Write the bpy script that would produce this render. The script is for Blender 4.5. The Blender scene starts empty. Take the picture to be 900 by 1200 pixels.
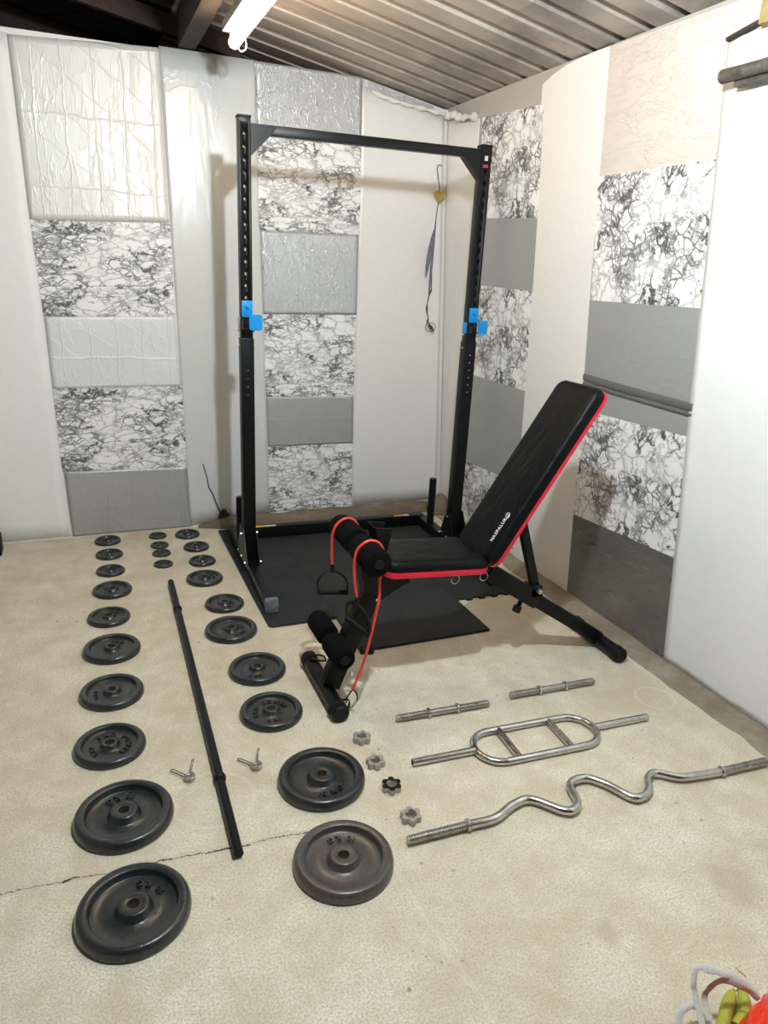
import bpy, bmesh, math, random
from mathutils import Vector, Matrix, noise
random.seed(4)
C = bpy.context.scene.collection
PI = math.pi
def R(d): return math.radians(d)

# ------------------------------------------------------------------ materials
class NT:
    def __init__(s, name):
        s.m = bpy.data.materials.new(name); s.m.use_nodes = True
        s.t = s.m.node_tree; s.b = s.t.nodes['Principled BSDF']
        s.co = s.t.nodes.new('ShaderNodeTexCoord').outputs['Object']
    def n(s, typ, **kw):
        x = s.t.nodes.new(typ)
        for k, v in kw.items(): setattr(x, k, v)
        return x
    def l(s, a, b): s.t.links.new(a, b)
    def mapping(s, sc=(1,1,1), rot=(0,0,0), src=None, loc=(0,0,0)):
        m = s.n('ShaderNodeMapping'); s.l(src or s.co, m.inputs[0])
        m.inputs['Scale'].default_value = sc; m.inputs['Rotation'].default_value = rot; m.inputs['Location'].default_value = loc
        return m.outputs[0]
    def noise(s, scale, detail=4, rough=.55, src=None, dist=0, color=False):
        x = s.n('ShaderNodeTexNoise'); s.l(src or s.co, x.inputs['Vector'])
        x.inputs['Scale'].default_value = scale; x.inputs['Detail'].default_value = detail
        x.inputs['Roughness'].default_value = rough; x.inputs['Distortion'].default_value = dist
        return x.outputs['Color' if color else 'Fac']
    def math(s, op, a, b=0.0, c=None):
        x = s.n('ShaderNodeMath', operation=op)
        for i, v in enumerate([a, b] + ([c] if c is not None else [])):
            if isinstance(v, (int, float)): x.inputs[i].default_value = v
            else: s.l(v, x.inputs[i])
        return x.outputs[0]
    def ramp(s, src, stops):
        x = s.n('ShaderNodeValToRGB'); s.l(src, x.inputs[0]); cr = x.color_ramp
        while len(cr.elements) < len(stops): cr.elements.new(.5)
        for e, (p, c) in zip(cr.elements, stops):
            e.position = p; e.color = (c, c, c, 1) if isinstance(c, (int, float)) else (*c, 1)
        return x.outputs[0]
    def mix(s, f, a, b, blend='MIX'):
        x = s.n('ShaderNodeMix', data_type='RGBA', blend_type=blend)
        for i, v in ((0, f), (6, a), (7, b)):
            if isinstance(v, (int, float)): x.inputs[i].default_value = v
            elif isinstance(v, tuple): x.inputs[i].default_value = (*v, 1)
            else: s.l(v, x.inputs[i])
        return x.outputs[2]
    def bump(s, h, strength=.3, dist=.01, normal=None):
        x = s.n('ShaderNodeBump'); x.inputs['Strength'].default_value = strength; x.inputs['Distance'].default_value = dist
        s.l(h, x.inputs['Height'])
        if normal is not None: s.l(normal, x.inputs['Normal'])
        s.l(x.outputs[0], s.b.inputs['Normal']); return x.outputs[0]
    def set(s, **kw):
        for k, v in kw.items():
            i = s.b.inputs[k.replace('_', ' ')]
            if isinstance(v, (int, float)): i.default_value = v
            elif isinstance(v, tuple): i.default_value = (*v, 1)
            else: s.l(v, i)
        return s
    def distort(s, amt, scale, src=None, detail=3):
        c = s.noise(scale, detail, .6, src, color=True)
        v = s.n('ShaderNodeVectorMath', operation='SUBTRACT'); s.l(c, v.inputs[0]); v.inputs[1].default_value = (.5, .5, .5)
        w = s.n('ShaderNodeVectorMath', operation='SCALE'); s.l(v.outputs[0], w.inputs[0]); w.inputs['Scale'].default_value = amt
        a = s.n('ShaderNodeVectorMath', operation='ADD'); s.l(src or s.co, a.inputs[0]); s.l(w.outputs[0], a.inputs[1])
        return a.outputs[0]

def simple(name, col, rough=.5, metal=0, nscale=60, var=.12, bump=.1, bdist=.002, spec=.5):
    t = NT(name)
    f = t.noise(nscale, 4, .6)
    lo = tuple(c * (1 - var) for c in col); hi = tuple(min(1, c * (1 + var)) for c in col)
    t.set(Base_Color=t.ramp(f, [(.3, lo), (.7, hi)]), Roughness=rough, Metallic=metal)
    t.b.inputs['Specular IOR Level'].default_value = spec
    if bump: t.bump(f, bump, bdist)
    return t.m

def m_concrete():
    t = NT('concrete_floor')
    big = t.noise(1.3, 5, .6); mid = t.noise(7, 5, .65); fine = t.noise(170, 5, .75)
    c = t.ramp(big, [(.3, (.68, .62, .49)), (.5, (.76, .70, .56)), (.72, (.83, .785, .66))])
    c = t.mix(t.ramp(mid, [(.36, .75), (.60, 0.0)]), c, (.57, .49, .35))
    c = t.mix(t.ramp(t.noise(2.4, 6, .7, t.mapping((1, 1, 1), loc=(5, 3, 0)), dist=.8), [(.36, .55), (.50, 0.0)]), c, (.52, .43, .29))
    c = t.mix(t.ramp(t.noise(3.2, 6, .7, dist=.6), [(.55, 0.0), (.75, .45)]), c, (.80, .77, .69))
    c = t.mix(t.ramp(fine, [(.38, .85), (.56, 0.0)]), c, (.44, .375, .265))
    c = t.mix(t.math('MULTIPLY', t.ramp(t.noise(38, 2, .5), [(.27, .8), (.30, 0.0)]), t.ramp(t.noise(2.1, 2), [(.45, 0.0), (.6, 1.0)])), c, (.22, .17, .12))
    # the crack that runs in from the side, and a paler trowel seam
    sep = t.n('ShaderNodeSeparateXYZ'); t.l(t.co, sep.inputs[0]); x, y = sep.outputs[0], sep.outputs[1]
    wig = t.math('MULTIPLY', t.math('SUBTRACT', t.noise(14, 5, .75), .5), .045)
    d = t.math('ABSOLUTE', t.math('ADD', t.math('SUBTRACT', t.math('SUBTRACT', y, 1.612), t.math('MULTIPLY', x, -.075)), wig))
    lim = t.math('LESS_THAN', x, .50)
    w = t.math('ADD', .0012, t.math('MULTIPLY', t.math('GREATER_THAN', t.noise(9, 2), .5), .002))
    crack = t.math('MULTIPLY', t.math('LESS_THAN', d, w), lim)
    halo = t.math('MULTIPLY', t.math('LESS_THAN', d, .012), lim)
    c = t.mix(t.math('MULTIPLY', halo, .3), c, (.50, .42, .31))
    c = t.mix(crack, c, (.07, .055, .04))
    d2 = t.math('ABSOLUTE', t.math('ADD', t.math('SUBTRACT', t.math('SUBTRACT', x, .66), t.math('MULTIPLY', t.math('SUBTRACT', 1.5, y), .10)), wig))
    seam = t.math('MULTIPLY', t.math('LESS_THAN', d2, .006), t.math('LESS_THAN', y, 1.55))
    c = t.mix(t.math('MULTIPLY', seam, .13), c, (.86, .83, .76))
    for cx, cy, rr in ((1.985, 1.80, .075), (.26, 1.80, .12)):
        q = t.math('SQRT', t.math('ADD', t.math('POWER', t.math('SUBTRACT', x, cx), 2), t.math('POWER', t.math('SUBTRACT', y, cy), 2)))
        ring = t.math('LESS_THAN', t.math('ABSOLUTE', t.math('ADD', t.math('SUBTRACT', q, rr), t.math('MULTIPLY', wig, .4))), .006)
        c = t.mix(t.math('MULTIPLY', ring, .18), c, (.84, .80, .70))
    # a few dark blotches
    for cx, cy, rr in ((-.07, 1.5, .07), (1.55, 1.02, .10), (1.1, 1.0, .05)):
        q = t.math('SQRT', t.math('ADD', t.math('POWER', t.math('SUBTRACT', x, cx), 2), t.math('POWER', t.math('SUBTRACT', y, cy), 2)))
        q = t.math('ADD', q, t.math('MULTIPLY', t.math('SUBTRACT', mid, .5), .12))
        c = t.mix(t.ramp(q, [(rr*.3, .5), (rr, 0.0)]), c, (.40, .32, .22))
    h = t.math('SUBTRACT', t.math('ADD', t.math('MULTIPLY', fine, .4), t.math('MULTIPLY', mid, .5)), t.math('MULTIPLY', crack, 2.0))
    t.set(Base_Color=c, Roughness=.85); t.bump(h, .6, .008)
    return t.m

def m_kerb(name, a, b):
    t = NT(name); f = t.noise(30, 5, .7); g = t.noise(5, 4, .6)
    c = t.mix(t.ramp(g, [(.35, 0.0), (.65, 1.0)]), a, b)
    c = t.mix(t.ramp(f, [(.35, .5), (.6, 0.0)]), c, tuple(v*.5 for v in a))
    t.set(Base_Color=c, Roughness=.95); t.bump(f, .7, .01); return t.m

def m_marble(seed, stretch=(1, 1, 1), rot=(0, 0, 0)):
    t = NT('marble_effect_vinyl')
    src = t.mapping(stretch, rot, loc=(seed*3.7, seed*1.9, seed*2.3))
    w = t.distort(.10, 9, src, 5)
    n1 = t.noise(4.6, 7, .62, w); n2 = t.noise(8.5, 7, .62, w); mask = t.noise(3.6, 3, .5, src, dist=.6); m2 = t.noise(7, 3, .5, src)
    def line(n, at, wd, k): return t.ramp(t.math('ABSOLUTE', t.math('SUBTRACT', n, at)), [(0.0, k), (wd*.5, k*.85), (wd, 0.0)])
    v = t.n('ShaderNodeTexVoronoi', feature='DISTANCE_TO_EDGE'); t.l(t.distort(.050, 14, src, 5), v.inputs['Vector']); v.inputs['Scale'].default_value = 17
    v2 = t.n('ShaderNodeTexVoronoi', feature='DISTANCE_TO_EDGE'); t.l(t.distort(.030, 26, src, 4), v2.inputs['Vector']); v2.inputs['Scale'].default_value = 36
    dense = t.ramp(mask, [(.49, 0.0), (.56, 1.0)]); denser = t.ramp(mask, [(.60, 0.0), (.70, .9)])
    a = t.math('MAXIMUM', t.math('MULTIPLY', line(n1, .5, .026, 1.0), t.ramp(m2, [(.38, .15), (.55, 1.0)])), t.math('MULTIPLY', line(n2, .53, .020, .9), t.ramp(mask, [(.40, .1), (.55, 1.0)])))
    b = t.math('MULTIPLY', t.ramp(v.outputs['Distance'], [(0.0, 1.0), (.04, .7), (.075, 0.0)]), dense)
    e = t.math('MULTIPLY', t.ramp(v2.outputs['Distance'], [(0.0, 1.0), (.07, .5), (.17, 0.0)]), denser)
    v0 = t.n('ShaderNodeTexVoronoi', feature='DISTANCE_TO_EDGE'); t.l(t.distort(.11, 7, src, 5), v0.inputs['Vector']); v0.inputs['Scale'].default_value = 9
    big = t.ramp(v0.outputs['Distance'], [(0.0, .55), (.018, .3), (.035, 0.0)])
    vein = t.math('MAXIMUM', t.math('MAXIMUM', t.math('MAXIMUM', a, t.math('MULTIPLY', b, .9)), e), big)
    halo = t.math('MULTIPLY', line(n1, .5, .07, .35), t.ramp(m2, [(.40, 0.0), (.60, 1.0)]))
    cloud = t.math('MAXIMUM', t.math('MAXIMUM', t.ramp(t.noise(5, 4, .55, w), [(.52, 0.0), (.74, .5)]), halo), t.ramp(v0.outputs['Distance'], [(0.0, .30), (.16, 0.0)]))
    c = t.mix(cloud, (.92, .92, .91), (.56, .57, .58))
    c = t.mix(t.math('MULTIPLY', vein, .96), c, (.018, .018, .021))
    t.set(Base_Color=c, Roughness=.40); t.bump(t.noise(5, 3), .10, .01)
    return t.m

def m_foil(name, col, rough, metal, seed, cs, stretch, strength=.5, warm=None, folds=0):
    t = NT(name); src = t.mapping(stretch, (0, 0, 0), loc=(seed*2.1, seed*1.3, seed*4.7))
    d1 = t.distort(.12, 6, src, 4)
    n1 = t.noise(cs, 4, .6, d1); n2 = t.noise(cs*2.3, 3, .6, d1)
    cr = t.ramp(t.math('ABSOLUTE', t.math('SUBTRACT', n1, .5)), [(0.0, 1.0), (.03, 0.0)])
    cr2 = t.ramp(t.math('ABSOLUTE', t.math('SUBTRACT', n2, .56)), [(0.0, .8), (.02, 0.0)])
    h = t.math('ADD', t.math('ADD', t.math('MULTIPLY', cr, .5), t.math('MULTIPLY', cr2, .45)), t.math('MULTIPLY', n1, .6))
    if folds:   # long pressed-in folds of the foil, mostly upright, some level and slanting
        sep = t.n('ShaderNodeSeparateXYZ'); t.l(t.distort(.05, 7), sep.inputs[0]); X_, Z_ = sep.outputs[0], sep.outputs[2]
        def fold(v, f, wd): return t.ramp(t.math('ABSOLUTE', t.math('SUBTRACT', t.math('FRACT', t.math('MULTIPLY', v, f)), .5)), [(0.0, 1.0), (wd, 0.0)])
        k = t.math('MAXIMUM', fold(X_, 7.3, .035), t.math('MULTIPLY', fold(Z_, 3.1, .018), .7))
        k = t.math('MAXIMUM', k, t.math('MULTIPLY', fold(t.math('ADD', X_, t.math('MULTIPLY', Z_, 1.3)), 4.2, .020), .6))
        h = t.math('ADD', t.math('MULTIPLY', h, .6), t.math('MULTIPLY', k, folds))
    base = t.ramp(t.noise(1.8, 3), [(.3, tuple(v*.93 for v in col)), (.7, col)])
    if warm: base = t.mix(t.ramp(t.noise(1.2, 2), [(.4, 0.0), (.65, .7)]), base, warm)
    t.set(Base_Color=base, Roughness=t.ramp(n2, [(.3, rough*.8), (.7, rough*1.25)]), Metallic=metal)
    t.bump(h, strength, .008)
    return t.m

def m_sheet(name, col, rough=.45, bump=.25, seed=0, cs=1.6, spec=.4):
    t = NT(name); src = t.mapping((1, 1, .35), loc=(seed, seed*2, 0))
    n1 = t.noise(cs, 3, .5, src, dist=.8)
    n2 = t.noise(26, 3, .6)
    cr = t.ramp(t.math('ABSOLUTE', t.math('SUBTRACT', t.noise(3.5, 3, .55, t.distort(.2, 2.5)), .62)), [(0.0, 1.0), (.012, 0.0)])
    t.set(Base_Color=t.ramp(n2, [(.3, tuple(v*.97 for v in col)), (.7, col)]), Roughness=rough)
    t.b.inputs['Specular IOR Level'].default_value = spec
    t.bump(t.math('ADD', t.math('ADD', n1, t.math('MULTIPLY', cr, .06)), t.math('MULTIPLY', n2, .02)), bump, .03)
    return t.m

def m_castiron(name, col, rough):
    t = NT(name); f = t.noise(95, 4, .65); g = t.noise(12, 3)
    c = t.ramp(f, [(.3, tuple(v*.7 for v in col)), (.7, tuple(v*1.25 for v in col))])
    t.set(Base_Color=c, Roughness=t.ramp(g, [(.3, rough*.8), (.7, rough*1.15)]), Metallic=.2)
    t.b.inputs['Coat Weight'].default_value = .35; t.b.inputs['Coat Roughness'].default_value = .22
    t.bump(f, .45, .0025); return t.m

def m_chrome(name, col=(.62, .61, .58), rough=.18):
    t = NT(name); f = t.noise(40, 5, .7)
    t.set(Base_Color=t.ramp(f, [(.35, tuple(v*.75 for v in col)), (.6, col)]), Metallic=1.0, Roughness=t.ramp(t.noise(18, 4, .6), [(.3, rough*.7), (.7, rough*1.6)]))
    t.bump(f, .05, .002); return t.m

def m_leather():
    t = NT('black_leatherette'); g = t.noise(260, 2)
    f = t.noise(5, 4, .5, t.mapping((1, 2.2, 1), (0, 0, .5)), dist=1.2)
    t.set(Base_Color=(.0025, .003, .0033), Roughness=t.ramp(f, [(.3, .38), (.7, .5)]))
    t.b.inputs['Specular IOR Level'].default_value = .15
    t.bump(t.math('ADD', t.math('MULTIPLY', f, 1.0), t.math('MULTIPLY', g, .02)), .55, .014); return t.m

def m_ceiling():
    t = NT('corrugated_roof_sheet')
    s1 = t.noise(2.2, 5, .65, t.mapping((.6, 1.6, 1)))
    c = t.ramp(s1, [(.35, (.34, .30, .26)), (.55, (.46, .41, .355)), (.7, (.55, .50, .44))])
    sep = t.n('ShaderNodeSeparateXYZ'); t.l(t.co, sep.inputs[0])
    stain = t.math('MULTIPLY', t.ramp(sep.outputs[0], [(.0, 0.0), (1.0, 1.0)]), 1.0)
    old = t.math('GREATER_THAN', sep.outputs[0], 1.68)
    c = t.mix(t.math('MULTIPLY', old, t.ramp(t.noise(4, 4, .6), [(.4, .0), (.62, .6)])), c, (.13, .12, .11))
    c = t.mix(t.math('LESS_THAN', sep.outputs[0], .55), c, (.035, .03, .028))  # shade on the far side of the roof beam, painted into the sheet colour
    t.set(Base_Color=c, Roughness=.48, Metallic=.15); t.bump(t.noise(25, 4), .12, .004)
    return t.m

def m_emit(name, col, s):
    t = NT(name); t.set(Base_Color=(.9, .9, .88), Roughness=.4)
    t.b.inputs['Emission Color'].default_value = (*col, 1); t.b.inputs['Emission Strength'].default_value = s
    return t.m

def m_mat():
    t = NT('black_eva_foam')
    w = t.n('ShaderNodeTexVoronoi'); t.l(t.co, w.inputs['Vector']); w.inputs['Scale'].default_value = 190
    g = t.noise(5, 4, .6)
    t.set(Base_Color=t.ramp(g, [(.3, (.017, .019, .020)), (.7, (.028, .030, .031))]), Roughness=.62)
    t.b.inputs['Specular IOR Level'].default_value = .2
    t.bump(w.outputs['Distance'], .35, .002); return t.m

M = dict(
 floor=m_concrete(), kerb=m_kerb('dirty_kerb_concrete', (.24, .19, .13), (.15, .115, .08)),
 fillet=m_kerb('stained_fillet_concrete', (.36, .31, .24), (.22, .175, .12)),
 wall=m_sheet('painted_wall_board', (.84, .84, .83), .6, .15, 3),
 board=m_foil('insulation_board_facing', (.50, .48, .44), .5, .15, 7, 3.0, (1, .4, 2.0), .35),
 dim=simple('unpainted_blockwork', (.32, .30, .27), .9),  # left wall tone lowered to cut bounce light
 outer=simple('bounce_dark_boards', (.035, .03, .027), .9),  # near-black so the unseen front wall returns little bounce light
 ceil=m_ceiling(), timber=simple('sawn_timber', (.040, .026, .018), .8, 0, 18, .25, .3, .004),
 redbeam=simple('stained_rafter', (.045, .022, .016), .8, 0, 22, .3, .3, .004),
 pine=simple('raw_pine', (.36, .27, .11), .75, 0, 20, .2, .2),
 sheetL=m_sheet('matt_white_sheet', (.88, .88, .87), .55, .15, 1),
 sheetB=m_sheet('glossy_grey_white_sheet', (.66, .67, .65), .27, .3, 5, 3.5, .7),
 sheetD=m_sheet('glossy_white_sheet', (.83, .82, .79), .22, .22, 9, 2.4, .5),
 sheetF=m_sheet('satin_white_sheet', (.82, .81, .78), .42, .14, 12),
 sheetH=m_sheet('white_cloth_sheet', (.86, .86, .86), .7, .25, 15, 2.2),
 foilW=m_foil('creased_white_foil', (.80, .80, .77), .38, .10, 1, 3.2, (2.6, 1, .55), .42, folds=.55),
 foilS=m_foil('silver_bubbled_foil', (.60, .62, .63), .32, .40, 2, 10, (1.6, 1, .8), .5),
 foilS2=m_foil('creased_silver_foil', (.80, .81, .81), .42, .12, 4, 3.0, (1.5, 1, .9), .42, folds=.6),
 foilG=m_foil('dull_grey_foil', (.46, .465, .46), .38, .3, 3, 3.2, (1.5, 1, 1.0), .42, folds=.5),
 foilP=m_foil('smooth_grey_film', (.40, .41, .40), .42, .25, 6, 2.0, (.5, .5, 1.2), .15),
 foilPink=m_foil('pinkish_foil_board', (.73, .65, .62), .42, .2, 8, 5.0, (1, .6, 2.0), .45, (.74, .69, .60)),
 foilD=m_foil('scratched_dark_steel_film', (.27, .265, .25), .32, .6, 11, 5.0, (1, .6, 2.4), .35),
 iron=m_castiron('hammered_black_iron', (.022, .026, .027), .32),
 ironw=m_castiron('worn_brown_iron', (.075, .066, .060), .34),
 bore=simple('rusty_bore', (.09, .075, .065), .5, .6),
 blk=simple('black_powder_coat', (.0045, .005, .0055), .38, .0, 150, .2, .08, .0006, .22),
 blk2=simple('black_frame_paint', (.006, .007, .008), .34, .0, 150, .2, .1, .0006, .22),
 greycap=simple('scuffed_grey_cap', (.13, .15, .18), .6, 0, 60, .4, .4),
 rubber=simple('black_rubber', (.005, .005, .005), .6, 0, 60, .1, .1, .002, .25), foam=simple('black_foam', (.003, .003, .0035), .9, 0, 300, .3, .4, .002, .1),
 blue=simple('blue_plastic', (.0, .27, .68), .38, 0, 30, .05, .02), leather=m_leather(), mat=m_mat(),
 red=simple('red_vinyl', (.62, .012, .035), .4, 0, 50, .06, .05), tube=simple('red_latex_tube', (.72, .055, .03), .35, 0, 60, .06, .02),
 chrome=m_chrome('worn_chrome'), steel=m_chrome('brushed_steel', (.50, .48, .45), .3), bolt=m_chrome('zinc_bolt', (.7, .7, .68), .25),
 cast=simple('grey_cast_nut', (.40, .37, .33), .5, .55, 90, .2, .4, .002),
 white=simple('white_print', (.85, .85, .85), .5, 0, 50, .02, 0), yellow=simple('yellow_label', (.75, .55, .02), .5), orange=simple('orange_label', (.72, .22, .06), .5),
 redlab=simple('red_label', (.5, .02, .04), .5), lab=simple('pale_label', (.6, .6, .58), .5),
 housing=simple('white_enamel_batten', (.7, .68, .62), .4), tubeA=m_emit('warm_white_tube', (1.0, .74, .50), 60), tubeB=m_emit('cool_white_tube', (.85, .95, 1.0), 2250),
 pole=simple('weathered_pole', (.085, .072, .054), .75, 0, 30, .5, .6, .006), gold=simple('gold_heart', (.45, .33, .10), .4, .6),
 feather=simple('grey_feather', (.16, .17, .19), .9, 0, 90, .3, .3), cord=simple('dark_cord', (.06, .055, .05), .9),
 tear=simple('dark_gap', (.025, .02, .018), .95), bagred=m_sheet('red_plastic_bag', (.85, .035, .008), .28, .9, 4, 9, .5),
 strap=simple('white_canvas_strap', (.55, .53, .49), .8, 0, 200, .12, .4), tote=simple('dark_canvas', (.03, .03, .035), .9, 0, 120, .3, .3),
 banana=simple('green_yellow_skin', (.36, .36, .03), .5, 0, 20, .2, .1), bananatip=simple('brown_banana_tip', (.10, .07, .03), .7), twig=simple('dry_straw', (.6, .5, .3), .8),
)

# ------------------------------------------------------------------ mesh helpers
def link(name, bm, mat, parent=None, smooth=True, angle=38):
    me = bpy.data.meshes.new(name)
    bmesh.ops.recalc_face_normals(bm, faces=bm.faces)
    for f in bm.faces: f.smooth = smooth
    if smooth:
        for e in bm.edges:
            if len(e.link_faces) == 2 and e.calc_face_angle(0) > R(angle): e.smooth = False
    bm.to_mesh(me); bm.free()
    if mat is not None: me.materials.append(M[mat] if isinstance(mat, str) else mat)
    o = bpy.data.objects.new(name, me); C.objects.link(o); o.parent = parent
    return o
def tag(o, label=None, cat=None, group=None, kind=None):
    if label: o['label'] = label
    if cat: o['category'] = cat
    if group: o['group'] = group
    if kind: o['kind'] = kind
    return o
def thing(name, label, cat, loc=(0, 0, 0), rz=0, group=None):
    o = bpy.data.objects.new(name, None); C.objects.link(o); o.location = loc; o.rotation_euler = (0, 0, rz); o.empty_display_size = .05
    return tag(o, label, cat, group)
def B(): return bmesh.new()
def box(bm, c, s, rot=None, bev=0, seg=2):
    """box with centre c and full sizes s, edges bevelled"""
    t = bmesh.new(); bmesh.ops.create_cube(t, size=1)
    for v in t.verts: v.co = Vector((v.co.x*s[0], v.co.y*s[1], v.co.z*s[2]))
    if bev: bmesh.ops.bevel(t, geom=t.edges[:], offset=bev, segments=seg, affect='EDGES', profile=.6)
    mx = Matrix.Translation(c) @ (rot.to_4x4() if rot is not None else Matrix())
    return join(bm, t, mx)
def join(bm, t, mx=Matrix()):
    vm = {v: bm.verts.new(mx @ v.co) for v in t.verts}
    for f in t.faces:
        try: bm.faces.new([vm[v] for v in f.verts])
        except ValueError: pass
    t.free(); return bm
def frame(d, up=Vector((0, 0, 1))):
    d = Vector(d).normalized()
    if abs(d.dot(up)) > .98: up = Vector((1, 0, 0))
    x = up.cross(d).normalized(); y = d.cross(x)
    return Matrix((x, y, d)).transposed()     # columns x, y, d
def beam(bm, a, b, w, h, bev=.003, up=Vector((0, 0, 1))):
    """rectangular tube from a to b, w across, h along up"""
    a = Vector(a); b = Vector(b); f = frame(b-a, up)
    return box(bm, (a+b)/2, (w, h, (b-a).length), f, bev)
def revolve(bm, prof, seg=32, a=(0, 0, 0), d=(0, 0, 1), closed=False):
    """profile (r, h) revolved about the axis a + d"""
    a = Vector(a); f = frame(d); rings = []
    for r, h in prof:
        if r < 1e-6: rings.append([bm.verts.new(a + f @ Vector((0, 0, h)))]); continue
        rings.append([bm.verts.new(a + f @ Vector((r*math.cos(2*PI*i/seg), r*math.sin(2*PI*i/seg), h))) for i in range(seg)])
    prs = list(zip(rings[:-1], rings[1:])) + ([(rings[-1], rings[0])] if closed else [])
    for p, q in prs:
        for i in range(seg):
            j = (i+1) % seg
            if len(p) == 1 and len(q) == 1: continue
            if len(p) == 1: bm.faces.new([p[0], q[j], q[i]])
            elif len(q) == 1: bm.faces.new([p[i], p[j], q[0]])
            else: bm.faces.new([p[i], p[j], q[j], q[i]])
    return bm
def cyl(bm, a, b, r, seg=24, bev=None):
    a = Vector(a); L = (Vector(b)-a).length; e = bev if bev is not None else min(r*.15, L*.2)
    return revolve(bm, [(0, 0), (r-e, 0), (r, e), (r, L-e), (r-e, L), (0, L)], seg, a, Vector(b)-a)
def smooth_path(pts, n=8, closed=False):
    P = [Vector(p) for p in pts]; out = []; N = len(P)
    rng = range(N) if closed else range(N-1)
    for i in rng:
        g = (lambda k: P[k % N]) if closed else (lambda k: P[max(0, min(N-1, k))])
        a, b, c, d = g(i-1), g(i), g(i+1), g(i+2)
        for k in range(n):
            t = k/n
            out.append(.5*((2*b)+(c-a)*t+(2*a-5*b+4*c-d)*t*t+(3*b-a-3*c+d)*t**3))
    if not closed: out.append(P[-1])
    return out
def tube(bm, pts, r, seg=12, closed=False, flat=None):
    """tube along pts, r a number or function of 0..1; flat=(a,b) makes an oval of half sizes a, b"""
    P = [Vector(p) for p in pts]; N = len(P); rings = []; up = None
    for i in range(N):
        if closed: d = P[(i+1) % N]-P[i-1]
        else: d = P[min(N-1, i+1)]-P[max(0, i-1)]
        d.normalize()
        if up is None: up = Vector((0, 0, 1)) if abs(d.z) < .9 else Vector((1, 0, 0))
        x = up.cross(d)
        if x.length < 1e-4: x = Vector((1, 0, 0)).cross(d)
        x.normalize(); y = d.cross(x); up = y
        rr = r(i/(N-1)) if callable(r) else r
        ra, rb = flat if flat else (rr, rr)
        rings.append([bm.verts.new(P[i] + x*ra*math.cos(2*PI*k/seg) + y*rb*math.sin(2*PI*k/seg)) for k in range(seg)])
    for i in range(N if closed else N-1):
        p, q = rings[i], rings[(i+1) % N]
        for k in range(seg): bm.faces.new([p[k], p[(k+1) % seg], q[(k+1) % seg], q[k]])
    if not closed:
        bm.faces.new(rings[0][::-1]); bm.faces.new(rings[-1])
    return bm
def prism(bm, pts, d):
    """closed polygon pts (3D) pushed along vector d"""
    a = [bm.verts.new(Vector(p)) for p in pts]; b = [bm.verts.new(Vector(p)+Vector(d)) for p in pts]
    bm.faces.new(a); bm.faces.new(b[::-1]); n = len(a)
    for i in range(n): bm.faces.new([a[i], b[i], b[(i+1) % n], a[(i+1) % n]])
    return bm
def rrect(a, b, r, n=6):
    r = max(r, 1e-4); out = []
    for cx, cy, s in ((a-r, b-r, 0), (-a+r, b-r, 90), (-a+r, -b+r, 180), (a-r, -b+r, 270)):
        for k in range(n+1):
            t = R(s + 90*k/n); out.append((cx+r*math.cos(t), cy+r*math.sin(t)))
    return out
def slab(bm, a, b, r, layers, mx=Matrix(), n=6, shape=None):
    """stack of rounded rectangles; layers are (inset, height)"""
    rings = []
    for ins, z in layers:
        rings.append([bm.verts.new(mx @ Vector((*(shape(x, y) if shape else (x, y)), z))) for x, y in rrect(a-ins, b-ins, max(r-ins, .002), n)])
    m = len(rings[0])
    for p, q in zip(rings[:-1], rings[1:]):
        for i in range(m): bm.faces.new([p[i], p[(i+1) % m], q[(i+1) % m], q[i]])
    bm.faces.new(rings[0][::-1]); bm.faces.new(rings[-1])
    return bm
_chars = {}
def glyph(ch, ext=.3):
    if ch in _chars: return _chars[ch]
    cu = bpy.data.curves.new('lettering', 'FONT'); cu.body = ch; cu.size = 1; cu.extrude = ext; cu.offset = .012; cu.resolution_u = 2
    o = bpy.data.objects.new('lettering', cu); C.objects.link(o)
    bpy.context.view_layer.update()
    me = bpy.data.meshes.new_from_object(o.evaluated_get(bpy.context.evaluated_depsgraph_get()))
    vs = [v.co.copy() for v in me.vertices]; fs = [tuple(p.vertices) for p in me.polygons]
    C.objects.unlink(o); bpy.data.objects.remove(o); bpy.data.meshes.remove(me)
    w = max((v.x for v in vs), default=.3); _chars[ch] = (vs, fs, w); return _chars[ch]
def add_glyph(bm, ch, mx):
    vs, fs, w = glyph(ch); vv = [bm.verts.new(mx @ v) for v in vs]
    for f in fs:
        try: bm.faces.new([vv[i] for i in f])
        except ValueError: pass
def arc_text(bm, s, rad, mid, size, z, depth, inward=False):
    """letters around a circle, centred on angle mid; clockwise with tops out, or anticlockwise with tops in"""
    adv = [glyph(c)[2]*size + size*.20 if c != ' ' else size*.4 for c in s]; tot = sum(adv); cur = -tot/2
    for c, w in zip(s, adv):
        if c != ' ':
            off = (cur + w/2)/rad
            th = mid + off if inward else mid - off
            rot = th + PI/2 if inward else th - PI/2
            base = rad + (size*.35 if inward else -size*.35)
            p = Vector((base*math.cos(th), base*math.sin(th), z))
            add_glyph(bm, c, Matrix.Translation(p) @ Matrix.Rotation(rot, 4, 'Z') @ Matrix.Translation((-glyph(c)[2]*size/2, 0, 0)) @ Matrix.Diagonal((size, size, depth/.3, 1)))
        cur += w
def tree_copy(o, parent=None):
    c = o.copy(); C.objects.link(c); c.parent = parent
    for ch in list(o.children): tree_copy(ch, c)
    return c

# ------------------------------------------------------------------ the room
XW, LEAN, YB = 2.23, .06, 4.20
def rwall(y, z, d=0): return Vector((XW - LEAN*z - d, y, z))
def ceil_z(x): return 2.46 + .18*(2.08 - x)

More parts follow.
